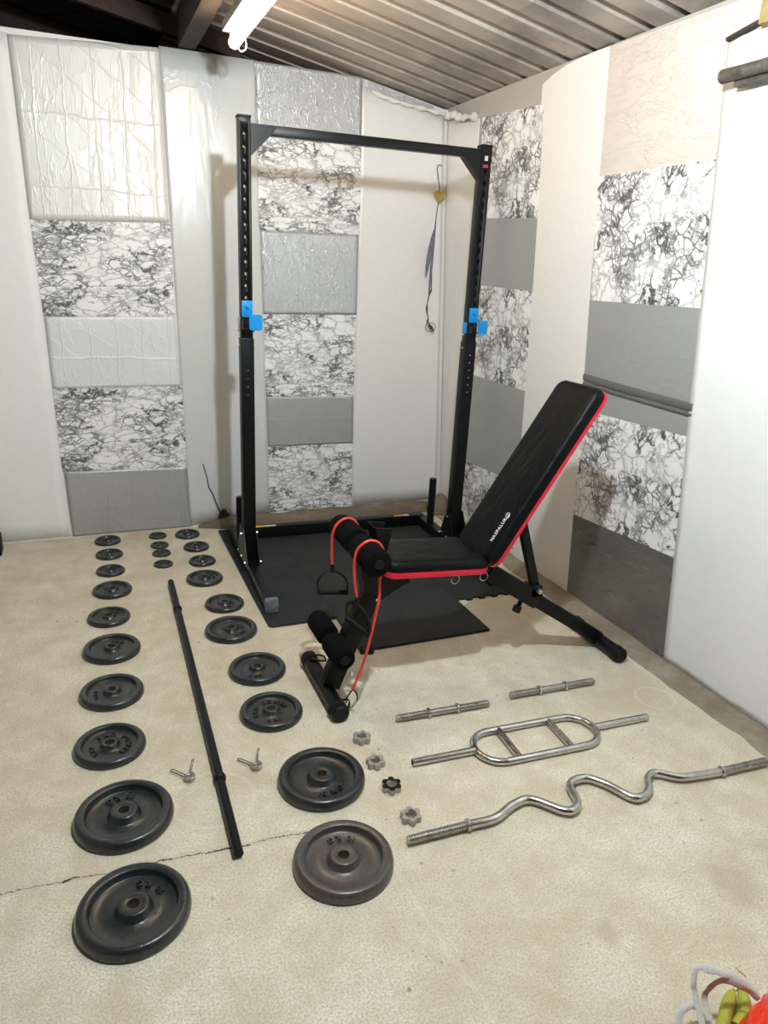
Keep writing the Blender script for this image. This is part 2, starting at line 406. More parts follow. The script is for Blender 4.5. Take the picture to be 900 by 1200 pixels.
b = B(); box(b, (.1, 1.4, -.05), (4.8, 8.4, .1)); tag(link('floor', b, 'floor', smooth=False), kind='structure')
b = B(); prism(b, [(-2.2, YB, 0), (2.24, YB, 0), (2.09, YB, 2.452), (2.04, YB, 2.458), (1.56, YB, 2.545), (-2.2, YB, 2.50)], (0, .08, 0))
tag(link('wall_back', b, 'wall', smooth=False), kind='structure')
b = B(); prism(b, [(XW, -1.6, 0), (XW-LEAN*2.46, -1.6, 2.46), (XW-LEAN*2.46+.1, -1.6, 2.44), (XW+.1, -1.6, 0)], (0, 6.8, 0))
tag(link('wall_right', b, 'board', smooth=False), kind='structure')
b = B(); box(b, (-2.25, 1.6, 1.6), (.1, 6.6, 3.3)); tag(link('wall_left', b, 'dim', smooth=False), kind='structure')
b = B(); box(b, (0, -1.65, 1.6), (4.6, .1, 3.3)); tag(link('wall_front', b, 'outer', smooth=False), kind='structure')
b = B(); box(b, (0, 5.3, 1.6), (4.7, .1, 3.3)); tag(link('trim_gable_boards', b, 'outer', smooth=False), kind='structure')
# corrugated roof: the profile repeats along y, the ribs run down the slope in x
b = B(); prof = []; y = -1.6; P = .173; k = 0
while y < 5.3:
    step = .004 if (k % 6) < 3 else 0
    prof += [(y, step), (y+.112, step), (y+.124, .038+step), (y+.160, .038+step)]; y += P; k += 1
    if k % 6 in (0, 3): prof += [(y-.004, 0.012)]
xs = [-2.3, -1, .2, .8, 1.4, 1.9, 2.35]; g = []
for x in xs: g.append([b.verts.new((x, yy, ceil_z(x)+zz)) for yy, zz in prof])
for p, q in zip(g[:-1], g[1:]):
    for i in range(len(p)-1): b.faces.new([p[i], q[i], q[i+1], p[i+1]])
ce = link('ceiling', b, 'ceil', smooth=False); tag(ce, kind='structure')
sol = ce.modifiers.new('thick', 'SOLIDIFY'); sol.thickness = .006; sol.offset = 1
# concrete kerb along the back wall and the trowelled fillet along the other wall
def strip(name, sec, path, mat, rough=.004, n=90):
    b = B(); rows = []
    for i in range(n+1):
        t = i/n; o = Vector(path[0]).lerp(Vector(path[1]), t); row = []; tap = min(1, .25+t/.16) if path[0][0] != path[1][0] else 1
        for j, (u, v) in enumerate(sec):
            u, v = u*min(1, tap+.1), v*tap
            p = Vector(o) + (Vector((0, -u, v)) if path[0][0] != path[1][0] else Vector((-u, 0, v)))
            if 0 < j: p += Vector((0, 0, 1))*noise.noise(p*9)*rough*(1 if v > 0 else 0) + (p-o).normalized()*noise.noise(p*6+Vector((3, 1, 2)))*rough*2
            row.append(b.verts.new(p))
        rows.append(row)
    for p, q in zip(rows[:-1], rows[1:]):
        for i in range(len(p)-1): b.faces.new([p[i], p[i+1], q[i+1], q[i]])
    b.faces.new(rows[0]); b.faces.new(rows[-1][::-1])
    return tag(link(name, b, mat), kind='structure')
strip('trim_kerb_back', [(0, 0), (0, .055), (.03, .058), (.065, .05), (.085, .03), (.095, 0)], [(.57, YB, 0), (2.2, YB, 0)], 'kerb', .006)
strip('trim_fillet_right', [(-.005, 0), (.002, .016), (.03, .012), (.07, .006), (.12, .001), (.14, -.002)], [(XW, -.2, 0), (XW, 4.15, 0)], 'fillet', .003, 160)
b = B(); bmesh.ops.create_icosphere(b, subdivisions=3, radius=1)
for v in b.verts: v.co = Vector((2.17+v.co.x*.075, 4.09+v.co.y*.10, max(-.005, v.co.z*.12))) + Vector((1, 1, 1))*noise.noise(v.co*3)*.02
tag(link('trim_corner_fillet', b, 'kerb'), kind='structure')

# ------------------------------------------------------------------ sheets and panels on the walls
def panel(name, side, pts, off, mat, label, cat, group=None, thick=.0015, wob=0.0, parent=None, sub=10):
    """a sheet stuck to a wall; side B uses (x, z), side R uses (y, z)"""
    f = (lambda u, z, d: Vector((u, YB-d, z))) if side == 'B' else (lambda u, z, d: rwall(u, z, d))
    b = B()
    if wob and len(pts) == 4:  # gently billowing surface
        n = 26; G = []
        for j in range(n+1):
            row = []
            for i in range(n+1):
                s, t = i/n, j/n
                top = Vector(pts[0]).lerp(Vector(pts[1]), s); bot = Vector(pts[3]).lerp(Vector(pts[2]), s); q = top.lerp(bot, t)
                w = wob*(noise.noise(Vector((q.x*2.3, q.y*.7, off*90)))+.6*noise.noise(Vector((q.x*6, q.y*1.4, 5+off*90))))
                row.append(b.verts.new(f(q.x, q.y, off+max(-.0006, w*.5+wob*.3))))
            G.append(row)
        for p, q in zip(G[:-1], G[1:]):
            for i in range(n): b.faces.new([p[i], p[i+1], q[i+1], q[i]])
    else:
        b.faces.new([b.verts.new(f(u, z, off)) for u, z in pts])
    org = f(*pts[-1], off)
    for v in b.verts: v.co -= org
    o = link(name, b, mat, parent, smooth=bool(wob)); o.location = org
    s = o.modifiers.new('thick', 'SOLIDIFY'); s.thickness = thick; s.offset = 0
    if label: tag(o, label, cat, group)
    return o
SH = 'plain white sheets covering the walls'
panel('plastic_sheet', 'B', [(-1.6, 2.50), (-.205, 2.502), (-.150, .010), (-1.6, .010)], .0020, 'sheetL', 'matt white sheet on the back wall beside the large creased white foil', 'sheet', SH, wob=.003)
sb = panel('plastic_sheet', 'B', [(.466, 2.545), (.948, 2.548), (1.017, .058), (.524, .012)], .0020, 'sheetB', 'glossy grey-white plastic sheet between the two patchwork columns, torn at the bottom', 'sheet', SH, wob=.004)
sd = panel('plastic_sheet', 'B', [(1.546, 2.505), (2.062, 2.42), (2.20, .060), (1.571, .060)], .0024, 'sheetD', 'glossy white plastic sheet on the back wall, running into the corner behind the squat rack', 'sheet', SH, wob=.004)
sk = panel('plastic_sheet', 'R', [(4.19, 2.40), (3.80, 2.352), (3.955, .012), (4.19, .012)], .0020, 'sheetD', 'narrow white sheet strip in the corner, lapped onto the side wall beside the marble squares', 'sheet', SH, wob=.008)
panel('plastic_sheet', 'R', [(3.225, 2.405), (3.138, 2.432), (3.05, 2.448), (2.96, 2.455), (2.85, 2.458), (2.753, 2.456), (2.749, 1.975), (2.737, 1.467), (2.713, .446), (2.71, .014), (3.245, .014)], .0035, 'sheetF',
      'tall white sheet with a curved top edge between the two columns on the side wall', 'sheet', SH)
def cloth():
    b = B(); n = 60; m = 70; G = []
    for j in range(m+1):
        z = .012 + (2.335-.012)*j/m; left = 2.011 + .112*(z/2.335); row = []
        for i in range(n+1):
            y = left + (.2-left)*i/n
            w = .004 + .007*(noise.noise(Vector((y*5, z*.6, 2))) + .5) + .004*noise.noise(Vector((y*14, z*1.2, 8)))
            if z > 2.1: w += .006*abs(noise.noise(Vector((y*12, z*6, 1))))
            row.append(b.verts.new(rwall(y, z, max(.0025, w))))
        G.append(row)
    for p, q in zip(G[:-1], G[1:]):
        for i in range(n): b.faces.new([p[i], p[i+1], q[i+1], q[i]])
    o = link('cloth_sheet', b, 'sheetH'); s = o.modifiers.new('thick', 'SOLIDIFY'); s.thickness = .0015
    return tag(o, 'white cloth sheet hanging down the side wall behind the weathered pole', 'sheet')
cloth()
# rolled, crumpled top edges of the corner sheets
def crumple(name, pts, r, parent, amp=.012):
    b = B(); P = smooth_path(pts, 14); tube(b, P, lambda t: r*(.75+.5*noise.noise(Vector((t*9, 1, 2)))), 10)
    for v in b.verts: v.co += Vector((noise.noise(v.co*22), noise.noise(v.co*22+Vector((5, 0, 0))), noise.noise(v.co*22+Vector((0, 7, 0)))))*amp
    o = link(name, b, 'sheetF', parent); o.matrix_parent_inverse = Matrix.Translation(-parent.location); return o
crumple('rolled_edge', [(1.60, 4.185, 2.488), (1.74, 4.18, 2.455), (1.88, 4.18, 2.44), (2.02, 4.17, 2.425)], .016, sd, .008)
crumple('rolled_edge', [(2.055, 4.15, 2.415), (2.055, 4.05, 2.395), (2.06, 3.95, 2.375), (2.065, 3.83, 2.365)], .024, sk, .02)
# the tear and the hole at the foot of the glossy sheet
bt = B(); tube(bt, smooth_path([(.61, 4.193, .40), (.632, 4.192, .31), (.641, 4.192, .25), (.664, 4.192, .205), (.69, 4.19, .12), (.715, 4.188, .07)], 5), lambda t: .0022+.002*t, 6)
o = link('tear', bt, 'tear', sb); o.matrix_parent_inverse = Matrix.Translation(-sb.location); o['label'] = 'thin dark tear'
bt = B(); bmesh.ops.create_icosphere(bt, subdivisions=3, radius=1)
for v in bt.verts: v.co = Vector((.725+v.co.x*.036*(1-.35*v.co.z), 4.184+v.co.y*.010, max(.012, .052+v.co.z*.055))) + Vector((1, 0, 1))*noise.noise(v.co*2.4)*.012
o = link('torn_hole', bt, 'tear', sb); o.matrix_parent_inverse = Matrix.Translation(-sb.location); o['label'] = 'dark ragged hole'

MB_ = 'marble-effect squares on the back wall'; MR_ = 'marble-effect squares on the side wall'
SB_ = 'foil squares on the back wall'; SR_ = 'grey film squares on the side wall'
mar = [m_marble(1.3, (.85, 1, 1.7), (0, .3, 0)), m_marble(5.1, (.85, 1, 1.6), (0, -.35, 0)), m_marble(9.4, (1, 1, 1), (.3, 0, 0))]
def P4(a, b_, c, d): return [a, b_, c, d]
panel('foil_panel', 'B', [(-.207, 2.495), (.463, 2.537), (.478, 1.734), (-.192, 1.704)], .0042, 'foilW', 'large creased white foil square at the top of the column beside the bare white sheet', 'wall panel', SB_, wob=.003)
panel('marble_panel', 'B', [(-.192, 1.704), (.482, 1.731), (.487, 1.251), (-.175, 1.236)], .0046, mar[0], 'marble-effect square directly under the large creased white foil', 'wall panel', MB_)
panel('foil_panel', 'B', [(-.171, 1.236), (.487, 1.251), (.503, .868), (-.166, .863)], .0042, 'foilS2', 'creased silver-white foil square between two marble squares, left column of the back wall', 'wall panel', SB_, wob=.003)
panel('marble_panel', 'B', [(-.166, .863), (.507, .868), (.517, .386), (-.160, .396)], .0046, mar[0], 'marble-effect square above the dull grey foil that touches the floor behind the small plates', 'wall panel', MB_)
panel('foil_panel', 'B', [(-.152, .396), (.517, .386), (.527, .008), (-.140, .010)], .0042, 'foilG', 'dull grey creased foil square touching the floor behind the smallest weight plates', 'wall panel', SB_, wob=.004)
panel('foil_panel', 'B', [(.944, 2.546), (1.54, 2.55), (1.55, 2.205), (.949, 2.205)], .0042, 'foilS', 'bubbled silver foil square above the top bar of the squat rack', 'wall panel', SB_, wob=.004)
panel('foil_panel', 'B', [(1.54, 2.548), (1.99, 2.462), (2.0, 2.41), (1.546, 2.47)], .0012, 'foilS', 'ragged silver foil strip tucked under the sloping roof beside the corner', 'wall panel', SB_)
panel('marble_panel', 'B', [(.954, 2.205), (1.55, 2.207), (1.559, 1.741), (.962, 1.727)], .0046, mar[1], 'marble-effect square just under the top bar of the squat rack', 'wall panel', MB_)
panel('foil_panel', 'B', [(.967, 1.727), (1.552, 1.739), (1.556, 1.287), (.981, 1.277)], .0042, 'foilS', 'silver foil square seen through the rack, between the two upper marble squares', 'wall panel', SB_, wob=.004)
panel('marble_panel', 'B', [(.981, 1.276), (1.554, 1.283), (1.557, .786), (.995, .793)], .0046, mar[1], 'marble-effect square level with the blue hooks, seen through the rack', 'wall panel', MB_)
panel('foil_panel', 'B', [(.998, .795), (1.557, .786), (1.562, .484), (1.007, .488)], .0042, 'foilG', 'short grey foil strip between the two lower marble squares behind the rack', 'wall panel', SB_, wob=.003)
panel('marble_panel', 'B', [(1.005, .488), (1.562, .489), (1.571, .060), (1.015, .060)], .0046, mar[1], 'lowest marble-effect square behind the rack, standing on the kerb', 'wall panel', MB_)
panel('marble_panel', 'R', [(3.78, 2.352), (3.200, 2.323), (3.196, 1.83), (3.76, 1.85)], .0046, mar[2], 'topmost marble-effect square beside the corner, behind the rack post with the red label', 'wall panel', MR_)
panel('grey_film_panel', 'R', [(3.76, 1.850), (3.196, 1.830), (3.199, 1.487), (3.79, 1.496)], .0042, 'foilP', 'plain grey film square between the two upper marble squares by the corner', 'wall panel', SR_)
panel('marble_panel', 'R', [(3.79, 1.496), (3.199, 1.487), (3.212, .977), (3.84, .979)], .0046, mar[2], 'marble-effect square beside the blue hook, on the side wall', 'wall panel', MR_)
panel('grey_film_panel', 'R', [(3.84, .979), (3.212, .977), (3.224, .455), (3.90, .42)], .0042, 'foilP', 'tall plain grey film square with a crease line, left of the bench backrest', 'wall panel', SR_)
panel('marble_panel', 'R', [(3.90, .42), (3.224, .455), (3.24, .014), (3.94, .014)], .0046, mar[2], 'lowest marble-effect square by the corner, partly hidden behind the bench', 'wall panel', MR_)
panel('foil_panel', 'R', [(2.753, 2.455), (1.95, 2.44), (1.95, 1.972), (2.749, 1.975)], .0020, 'foilPink', 'pinkish foil-faced board under the eave beside the weathered pole', 'wall panel')
panel('marble_panel', 'R', [(2.749, 1.975), (2.085, 1.975), (2.04, 1.474), (2.725, 1.467)], .0060, mar[2], 'large marble-effect square below the pinkish board', 'wall panel', MR_)
pg = panel('grey_film_panel', 'R', [(2.737, 1.467), (2.055, 1.473), (2.036, .991), (2.721, .970)], .0048, 'foilP', 'grey film square with a dark folded ridge, above the top of the bench backrest', 'wall panel', SR_)
b = B()
F = smooth_path([rwall(2.728, 1.125, .008), rwall(2.5, 1.118, .012), rwall(2.3, 1.112, .009), rwall(2.05, 1.108, .010)], 8)
tube(b, F, .01, 10, flat=(.0035, .016)); tube(b, [p + Vector((.003, 0, -.030)) for p in F], .006, 8, flat=(.0025, .009))
o = link('folded_ridge', b, simple('dark_folded_film', (.16, .16, .16), .3, .3), pg); o.matrix_parent_inverse = Matrix.Translation(-pg.location); o['label'] = 'dark folded ridge'
panel('marble_panel', 'R', [(2.721, .970), (2.036, .991), (2.018, .483), (2.713, .446)], .0060, mar[2], 'marble-effect square behind the bench backrest, above the dark steel square', 'wall panel', MR_)
panel('grey_film_panel', 'R', [(2.713, .446), (2.018, .480), (2.011, .016), (2.709, .016)], .0050, 'foilD', 'dark scratched steel-look square touching the floor behind the rear leg of the bench', 'wall panel', SR_)

# pole, timber pieces at the eave
t = thing('wooden_pole', 'thick weathered grey-brown pole across the white cloth sheet under the eave', 'pole')
b = B(); n = 26
pp = [Vector((2.035+.003*noise.noise(Vector((i*.4, 0, 0))), 2.075-.07*i, 2.212)) for i in range(n)]
tube(b, [pp[0]+Vector((0, .006, 0))]+pp, lambda u: .015 if u < .02 else .0215+.003*noise.noise(Vector((u*14, 3, 0))), 14); link('shaft', b, 'pole', t)
b = B(); beam(b, (2.058, 2.03, 2.186), (2.058, .4, 2.186), .03, .022, .003); link('backing_rail', b, 'pole', t)
b = B(); box(b, (2.062, 1.93, 2.40), (.04, .09, .125), bev=.003)
tag(link('timber_block', b, 'pine'), 'yellowish pine block under the roof above the end of the pole', 'timber')
b = B(); box(b, (2.070, 2.055, 2.343), (.02, .125, .012), Matrix.Rotation(R(-10), 3, 'X'), .002)
tag(link('wood_offcut', b, 'timber'), 'small dark wood offcut lying along the top edge of the white cloth sheet', 'timber')
b = B(); beam(b, (.60, -1.55, 2.63), (.60, 4.19, 2.63), .085, .16, .004)
tag(link('roof_beam', b, 'timber'), 'brown timber roof beam running beside the lit fluorescent lamp', 'beam')
b = B(); beam(b, (-1.9, 4.34, ceil_z(-1.9)-.06), (.9, 4.34, ceil_z(.9)-.06), .06, .09, .004)
tag(link('rafter', b, 'redbeam'), 'dark reddish rafter in the gloom above the back wall', 'beam')

# ------------------------------------------------------------------ lamps
def lamp(y0, y1, tubemat, label):
    t = thing('fluorescent_lamp', label, 'lamp', (.72, (y0+y1)/2, 2.46)); L = (y1-y0)/2
    b = B(); box(b, (-.012, 0, .062), (.07, 2*L+.02, .04), bev=.006)
    link('housing', b, 'housing', t)
    for s in (-1, 1):
        b = B(); box(b, (0, s*(L-.01), .015), (.034, .022, .06), bev=.005); link('tube_holder', b, 'housing', t)
    b = B(); cyl(b, (0, -L+.02, 0), (0, L-.02, 0), .024, 20); link('tube', b, tubemat, t)
    b = B(); tube(b, smooth_path([(.03, L+.005, .05), (.055, L+.01, .03), (.06, L+.01, -.005), (.035, L+.01, -.02), (.02, L+.005, .0)], 6), .0035, 8); link('cable_loop', b, 'housing', t)
    for s in (-.6, .6):
        b = B(); beam(b, (-.02, s*L, .08), (-.02, s*L, ceil_z(.70)-2.46-.001), .012, .012, .001); link('hanger', b, 'bolt', t)
    return t
lamp(2.42, 3.62, 'tubeA', 'lit fluorescent batten lamp hanging under the corrugated roof by the brown beam')
t = thing('hanging_bulb', 'cool white light bulb hanging from the roof beam, above and behind the picture', 'lamp', (.70, 1.20, 2.385))
b = B(); revolve(b, [(0, -.060), (.020, -.055), (.036, -.040), (.044, -.015), (.044, .005), (.036, .028), (.022, .050), (.016, .062), (0, .062)], 28); link('bulb', b, 'tubeB', t)
b = B(); revolve(b, [(0, .060), (.020, .060), (.022, .085), (.018, .105), (0, .108)], 24); link('bulb_holder', b, 'rubber', t)
b = B(); tube(b, smooth_path([(0, 0, .105), (0, 0, .18), (-.03, 0, .24), (-.056, 0, .26)], 5), .004, 8); link('flex', b, 'housing', t)

# ------------------------------------------------------------------ squat rack
rack = thing('squat_rack', 'tall black steel squat rack standing on the foam mat in front of the back wall', 'squat rack', (1.325, 3.45, .012), R(-1.7))
XL, XR = -.597, .597
for sx, X in ((-1, XL), (1, XR)):
    b = B(); box(b, (X - sx*.006, -.005, .030), (.058, 1.03, .060), bev=.004); o = link('side_rail', b, 'blk2', rack)
    b = B(); box(b, (X - sx*.006, -.525, .033), (.062, .030, .066), bev=.005); c = link('end_cap', b, 'greycap' if sx < 0 else 'rubber', o)
    if sx < 0: c['label'] = 'scuffed grey end cap'
    b = B(); cyl(b, (X - sx*.006, .30, .058), (X - sx*.006, .30, .325 + .02*sx), .022, 24); link('storage_peg', b, 'blk2', rack)
    # upright with a row of through holes
    b = B(); box(b, (X, 0, .63), (.064, .064, 1.14), bev=.004); link('lower_upright', b, 'blk', rack)
    b = B(); box(b, (X, 0, 1.665), (.056, .056, .95), bev=.004)
    up = link('upper_upright', b, 'blk2', rack)
    cut = B()
    for k in range(15): cyl(cut, (X, -.06, 1.332+.0532*k), (X, .06, 1.332+.0532*k), .0085, 14, bev=.0001)
    co = link('holes', cut, None, rack)
    md = up.modifiers.new('h', 'BOOLEAN'); md.object = co; md.operation = 'DIFFERENCE'; md.solver = 'EXACT'
    bpy.context.view_layer.update()
    me = bpy.data.meshes.new_from_object(up.evaluated_get(bpy.context.evaluated_depsgraph_get()))
    up.modifiers.clear(); up.data = me
    if not me.materials: me.materials.append(M['blk2'])
    C.objects.unlink(co); bpy.data.objects.remove(co)
    b = B(); box(b, (X, 0, 2.142), (.060, .060, .010), bev=.003); link('top_cap', b, 'rubber', up)
    # base gussets on the sides of the upright
    b = B()
    prism(b, [(X+sx*.033, -.15, .055), (X+sx*.033, .13, .055), (X+sx*.033, .05, .24), (X+sx*.033, -.04, .24)], (sx*.005, 0, 0))
    prism(b, [(X-sx*.038, -.10, .055), (X-sx*.038, .10, .055), (X-sx*.038, .04, .20), (X-sx*.038, -.035, .20)], (sx*.005, 0, 0))
    link('base_gusset', b, 'blk', rack)
    for yy, zz in ((-.10, .075), (0.0, .075), (.0, .20), (.09, .075)):
        b = B(); cyl(b, (X+sx*.037, yy, zz), (X+sx*.046, yy, zz), .0075, 6); link('bolt', b, 'bolt', rack)
        b = B(); cyl(b, (X-sx*.037, yy, zz), (X-sx*.047, yy, zz), .0065, 6); link('bolt', b, 'bolt', rack)
    for zz in (1.165, 1.235):
        for s2 in (-1, 1):
            b = B(); cyl(b, (X+s2*.031, -.008, zz), (X+s2*.041, -.008, zz), .007, 6); link('bolt', b, 'bolt', rack)
    for k in range(6):
        b = B(); cyl(b, (X, -.0325, .93+.0265*2*k*.75), (X, -.0335, .93+.0265*2*k*.75), .0035, 8); link('pin_hole', b, 'bolt', rack)
    # corner gusset under the top bar
    b = B(); prism(b, [(X-sx*.026, -.022, 2.118), (X-sx*.150, -.022, 2.118), (X-sx*.118, -.022, 2.078), (X-sx*.026, -.022, 1.985)], (0, .044, 0)); link('corner_gusset', b, 'blk2', rack)
b = B(); beam(b, (XL+.027, 0, 2.098), (XR-.027, 0, 2.106), .042, .042, .005); link('top_bar', b, 'blk2', rack)
b = B(); box(b, (0, .44, .036), (1.18, .055, .068), bev=.004); cb = link('rear_crossbar', b, 'blk', rack)
for x0, x1, m in ((-.555, -.42, 'yellow'), (-.418, -.36, 'lab'), (.40, .46, 'orange'), (.462, .50, 'lab')):
    b = B(); box(b, ((x0+x1)/2, .430, .0707), (x1-x0, .022, .0012)); link('sticker', b, m, cb)
b = B(); box(b, (XR-.002, -.0285, 2.085), (.018, .001, .022)); link('sticker', b, 'lab', rack)
b = B(); box(b, (XR-.004, -.0285, 2.050), (.028, .001, .014)); link('sticker', b, 'redlab', rack)

def hook(X, label, yaw):
    t = thing('bar_holder', label, 'bar holder', rack.matrix_world @ Vector((0, 0, 0)))
    t.location = Matrix.Translation(rack.location) @ Matrix.Rotation(R(-1.7), 4, 'Z') @ Vector((X, 0, 1.30)); t.rotation_euler = (0, 0, R(-1.7))
    b = B(); box(b, (0, -.034, .035), (.052, .008, .075), bev=.0025); link('back_plate', b, 'blue', t)
    b = B(); cyl(b, (0, -.037, .045), (0, -.047, .045), .009, 6); cyl(b, (0, -.047, .045), (0, -.051, .045), .005, 12); link('bolt', b, 'blue', t)
    b = B(); prism(b, [(-.030, -.032, .005), (-.030, -.032, -.055), (-.030, -.085, -.055), (-.030, -.085, -.02), (-.030, -.06, -.012)], (.006, 0, 0))
    box(b, (-.0, -.058, -.052), (.058, .055, .006), bev=.001); link('cradle', b, 'blk', t)
    b = B(); slab(b, .030, .036, .014, [(0, -.003), (0, .003)], Matrix.Translation((.030, -.088, -.022)) @ Matrix.Rotation(R(yaw), 4, 'Z') @ Matrix.Rotation(R(90), 4, 'X')); link('front_plate', b, 'blue', t)
    b = B(); box(b, (-.035, -.01, -.030), (.004, .045, .055), bev=.001); link('side_bracket', b, 'steel' if X < 0 else 'blue', t)
    b = B(); cyl(b, (.028, -.06, -.036), (.045, -.06, -.036), .006, 12); link('pin', b, 'rubber', t)
    return t
bpy.context.view_layer.update()
hook(XL, 'bright blue bar holder on the rack upright nearer the barbell', -8)
hook(XR, 'bright blue bar holder on the rack upright nearer the bench backrest', 12)

# ------------------------------------------------------------------ foam mat tiles
T = .32; X0, Y0 = .67, 2.48
def edge_pts(p, q, teeth):
    p = Vector(p); q = Vector(q); d = q-p; nrm = Vector((d.y, -d.x)).normalized()
    if not teeth: return [p]
    n = 8; out = [p]
    for k in range(n):
        a = .04 + .92*k/n; c_ = .04 + .92*(k+1)/n; s = .008 if k % 2 else -.008
        w = .006*(1 if k % 2 else 1)
        out += [p + d*(a+.012) + nrm*s, p + d*(c_-.012) + nrm*s]
    return out
cols = {(i, j) for i in range(4) for j in range(1, 5)} | {(1, 0), (2, 0)}
rown = {0: 'frontmost row under the bench', 1: 'second row', 2: 'third row', 3: 'fourth row', 4: 'row by the kerb'}
coln = ['column beside the weight plates', 'second column from the plates', 'third column from the plates', 'column nearest the marble side wall']
for (i, j) in sorted(cols):
    x0, y0 = X0+T*i, Y0+T*j; x1, y1 = x0+T, y0+T
    if i == 3: x1 -= .0
    teeth = dict(bottom=(i, j-1) in cols or (i == 3 and j == 1), right=(i+1, j) in cols, top=(i, j+1) in cols, left=(i-1, j) in cols)
    pts = []
    # each shared edge is drawn the same way round for both tiles so that the teeth interlock
    pts += edge_pts((x0, y0), (x1, y0), teeth['bottom'])
    pts += edge_pts((x1, y0), (x1, y1), teeth['right'])
    tp = edge_pts((x0, y1), (x1, y1), teeth['top']); pts += ([Vector((x1, y1))] + tp[1:][::-1]) if teeth['top'] else [Vector((x1, y1))]
    lf = edge_pts((x0, y0), (x0, y1), teeth['left']); pts += ([Vector((x0, y1))] + lf[1:][::-1]) if teeth['left'] else [Vector((x0, y1))]
    if (i, j) == (0, 1): pts = [p for p in pts if (p-Vector((x0, y0))).length > .001]; pts = [Vector((x0+.004, y0+.02)), Vector((x0+.010, y0+.008)), Vector((x0+.022, y0+.002))] + pts
    cx, cy = (x0+x1)/2, (y0+y1)/2
    pts = [Vector(((p.x-cx)*.9955, (p.y-cy)*.9955)) for p in pts]
    b = B(); z0, z1 = 0, .012
    lo = [b.verts.new((p.x, p.y, 0)) for p in pts]; hi = [b.verts.new((p.x, p.y, .0108)) for p in pts]; tp = [b.verts.new((p.x*.993, p.y*.993, .012)) for p in pts]
    n = len(pts); b.faces.new(lo[::-1]); b.faces.new(tp)
    for k in range(n):
        b.faces.new([lo[k], lo[(k+1) % n], hi[(k+1) % n], hi[k]]); b.faces.new([hi[k], hi[(k+1) % n], tp[(k+1) % n], tp[k]])
    o = link('foam_mat_tile', b, 'mat', smooth=False); o.location = (cx, cy, 0)
    tag(o, f'black interlocking foam tile, {rown[j]}, {coln[i]}', 'mat', 'interlocking foam floor tiles under the rack and bench')

# ------------------------------------------------------------------ weight bench
YC = 2.22
bench = thing('weight_bench', 'black adjustable weight bench with red trim, backrest raised, half on the foam mat', 'weight bench', (1.39, YC, 0))
def L(x, y, z): return Vector((x-1.39, y-YC, z))
def blink(name, bm, mat, parent=None): return link(name, bm, mat, parent or bench)
# front T foot
b = B(); cyl(b, L(.752, 2.06, .034), L(.752, 2.43, .034), .030, 24); ff = blink('front_foot', b, 'blk')
for y0, y1 in ((2.035, 2.085), (2.405, 2.455)):
    b = B(); revolve(b, [(0, 0), (.026, 0), (.033, .008), (.034, .045), (.028, .05), (0, .05)], 20, L(.752, y0, .034), (0, 1, 0)); blink('end_cap', b, 'rubber', ff)
b = B(); cyl(b, L(2.030, 2.09, .034), L(2.030, 2.36, .034), .030, 24); rf = blink('rear_foot', b, 'blk')
for y0, y1 in ((2.055, 2.11), (2.34, 2.39)):
    b = B(); revolve(b, [(0, 0), (.026, 0), (.033, .008), (.034, .045), (.028, .055), (0, .055)], 20, L(2.030, y0, .034), (0, 1, 0)); blink('end_cap', b, 'rubber', rf)
# front leg, curved at the top into the seat frame
b = B()
P = smooth_path([L(.765, YC, .045), L(.80, YC, .135), L(.845, YC, .245), L(.888, YC, .345), L(.925, YC, .425), L(.975, YC, .462), L(1.06, YC, .478)], 5)
for a, c_ in zip(P[:-1], P[1:]): beam(b, a-(c_-a)*.06, c_+(c_-a)*.06, .052, .072, .004, Vector((1, 0, 0)))
blink('front_leg', b, 'blk')
b = B(); prism(b, [L(.905, YC-.032, .36), L(.955, YC-.032, .395), L(1.04, YC-.032, .442), L(1.04, YC-.032, .49), L(.90, YC-.032, .49)], (0, .006, 0)); prism(b, [L(.905, YC+.026, .36), L(.955, YC+.026, .395), L(1.04, YC+.026, .442), L(1.04, YC+.026, .49), L(.90, YC+.026, .49)], (0, .006, 0)); blink('leg_gusset', b, 'blk')
for x, z in ((.93, .40), (.84, .10)):
    b = B(); cyl(b, L(x, YC-.031, z), L(x, YC-.043, z), .008, 6); blink('bolt', b, 'bolt')
b = B(); cyl(b, L(.935, YC-.01, .168), L(.885, YC-.01, .178), .016, 16); blink('adjusting_knob', b, 'rubber')
# seat frame
b = B(); beam(b, L(.93, YC, .492), L(1.36, YC, .462), .05, .035, .003); blink('seat_frame', b, 'blk')
# rollers
def roller(x, z, y0, y1, r, nm):
    t = None
    b = B(); cyl(b, L(x, y0-.004, z), L(x, y1+.004, z), .013, 16); ax = blink('roller_axle', b, 'blk')
    mid = (y0+y1)/2
    for a, c_ in ((y0, mid-.02), (mid+.02, y1)):
        b = B(); Ln = c_-a; revolve(b, [(.013, 0), (r-.012, 0), (r-.003, .004), (r, .014), (r, Ln-.014), (r-.003, Ln-.004), (r-.012, Ln), (.013, Ln)], 32, L(x, a, z), (0, 1, 0)); blink('foam_roller', b, 'foam', ax)
    for s, yy in ((-1, y0), (1, y1)):
        b = B(); cyl(b, L(x, yy, z), L(x, yy+s*.006, z), .018, 16); blink('roller_cap', b, 'rubber', ax)
roller(.868, .606, 2.035, 2.435, .050, 'u'); roller(.775, .225, 2.085, 2.415, .044, 'l')
b = B(); beam(b, L(.918, YC, .38), L(.874, YC, .60), .060, .048, .003); blink('roller_post', b, 'blk')
b = B(); beam(b, L(.83, YC, .235), L(.77, YC, .225), .03, .03, .003); blink('roller_arm', b, 'blk')
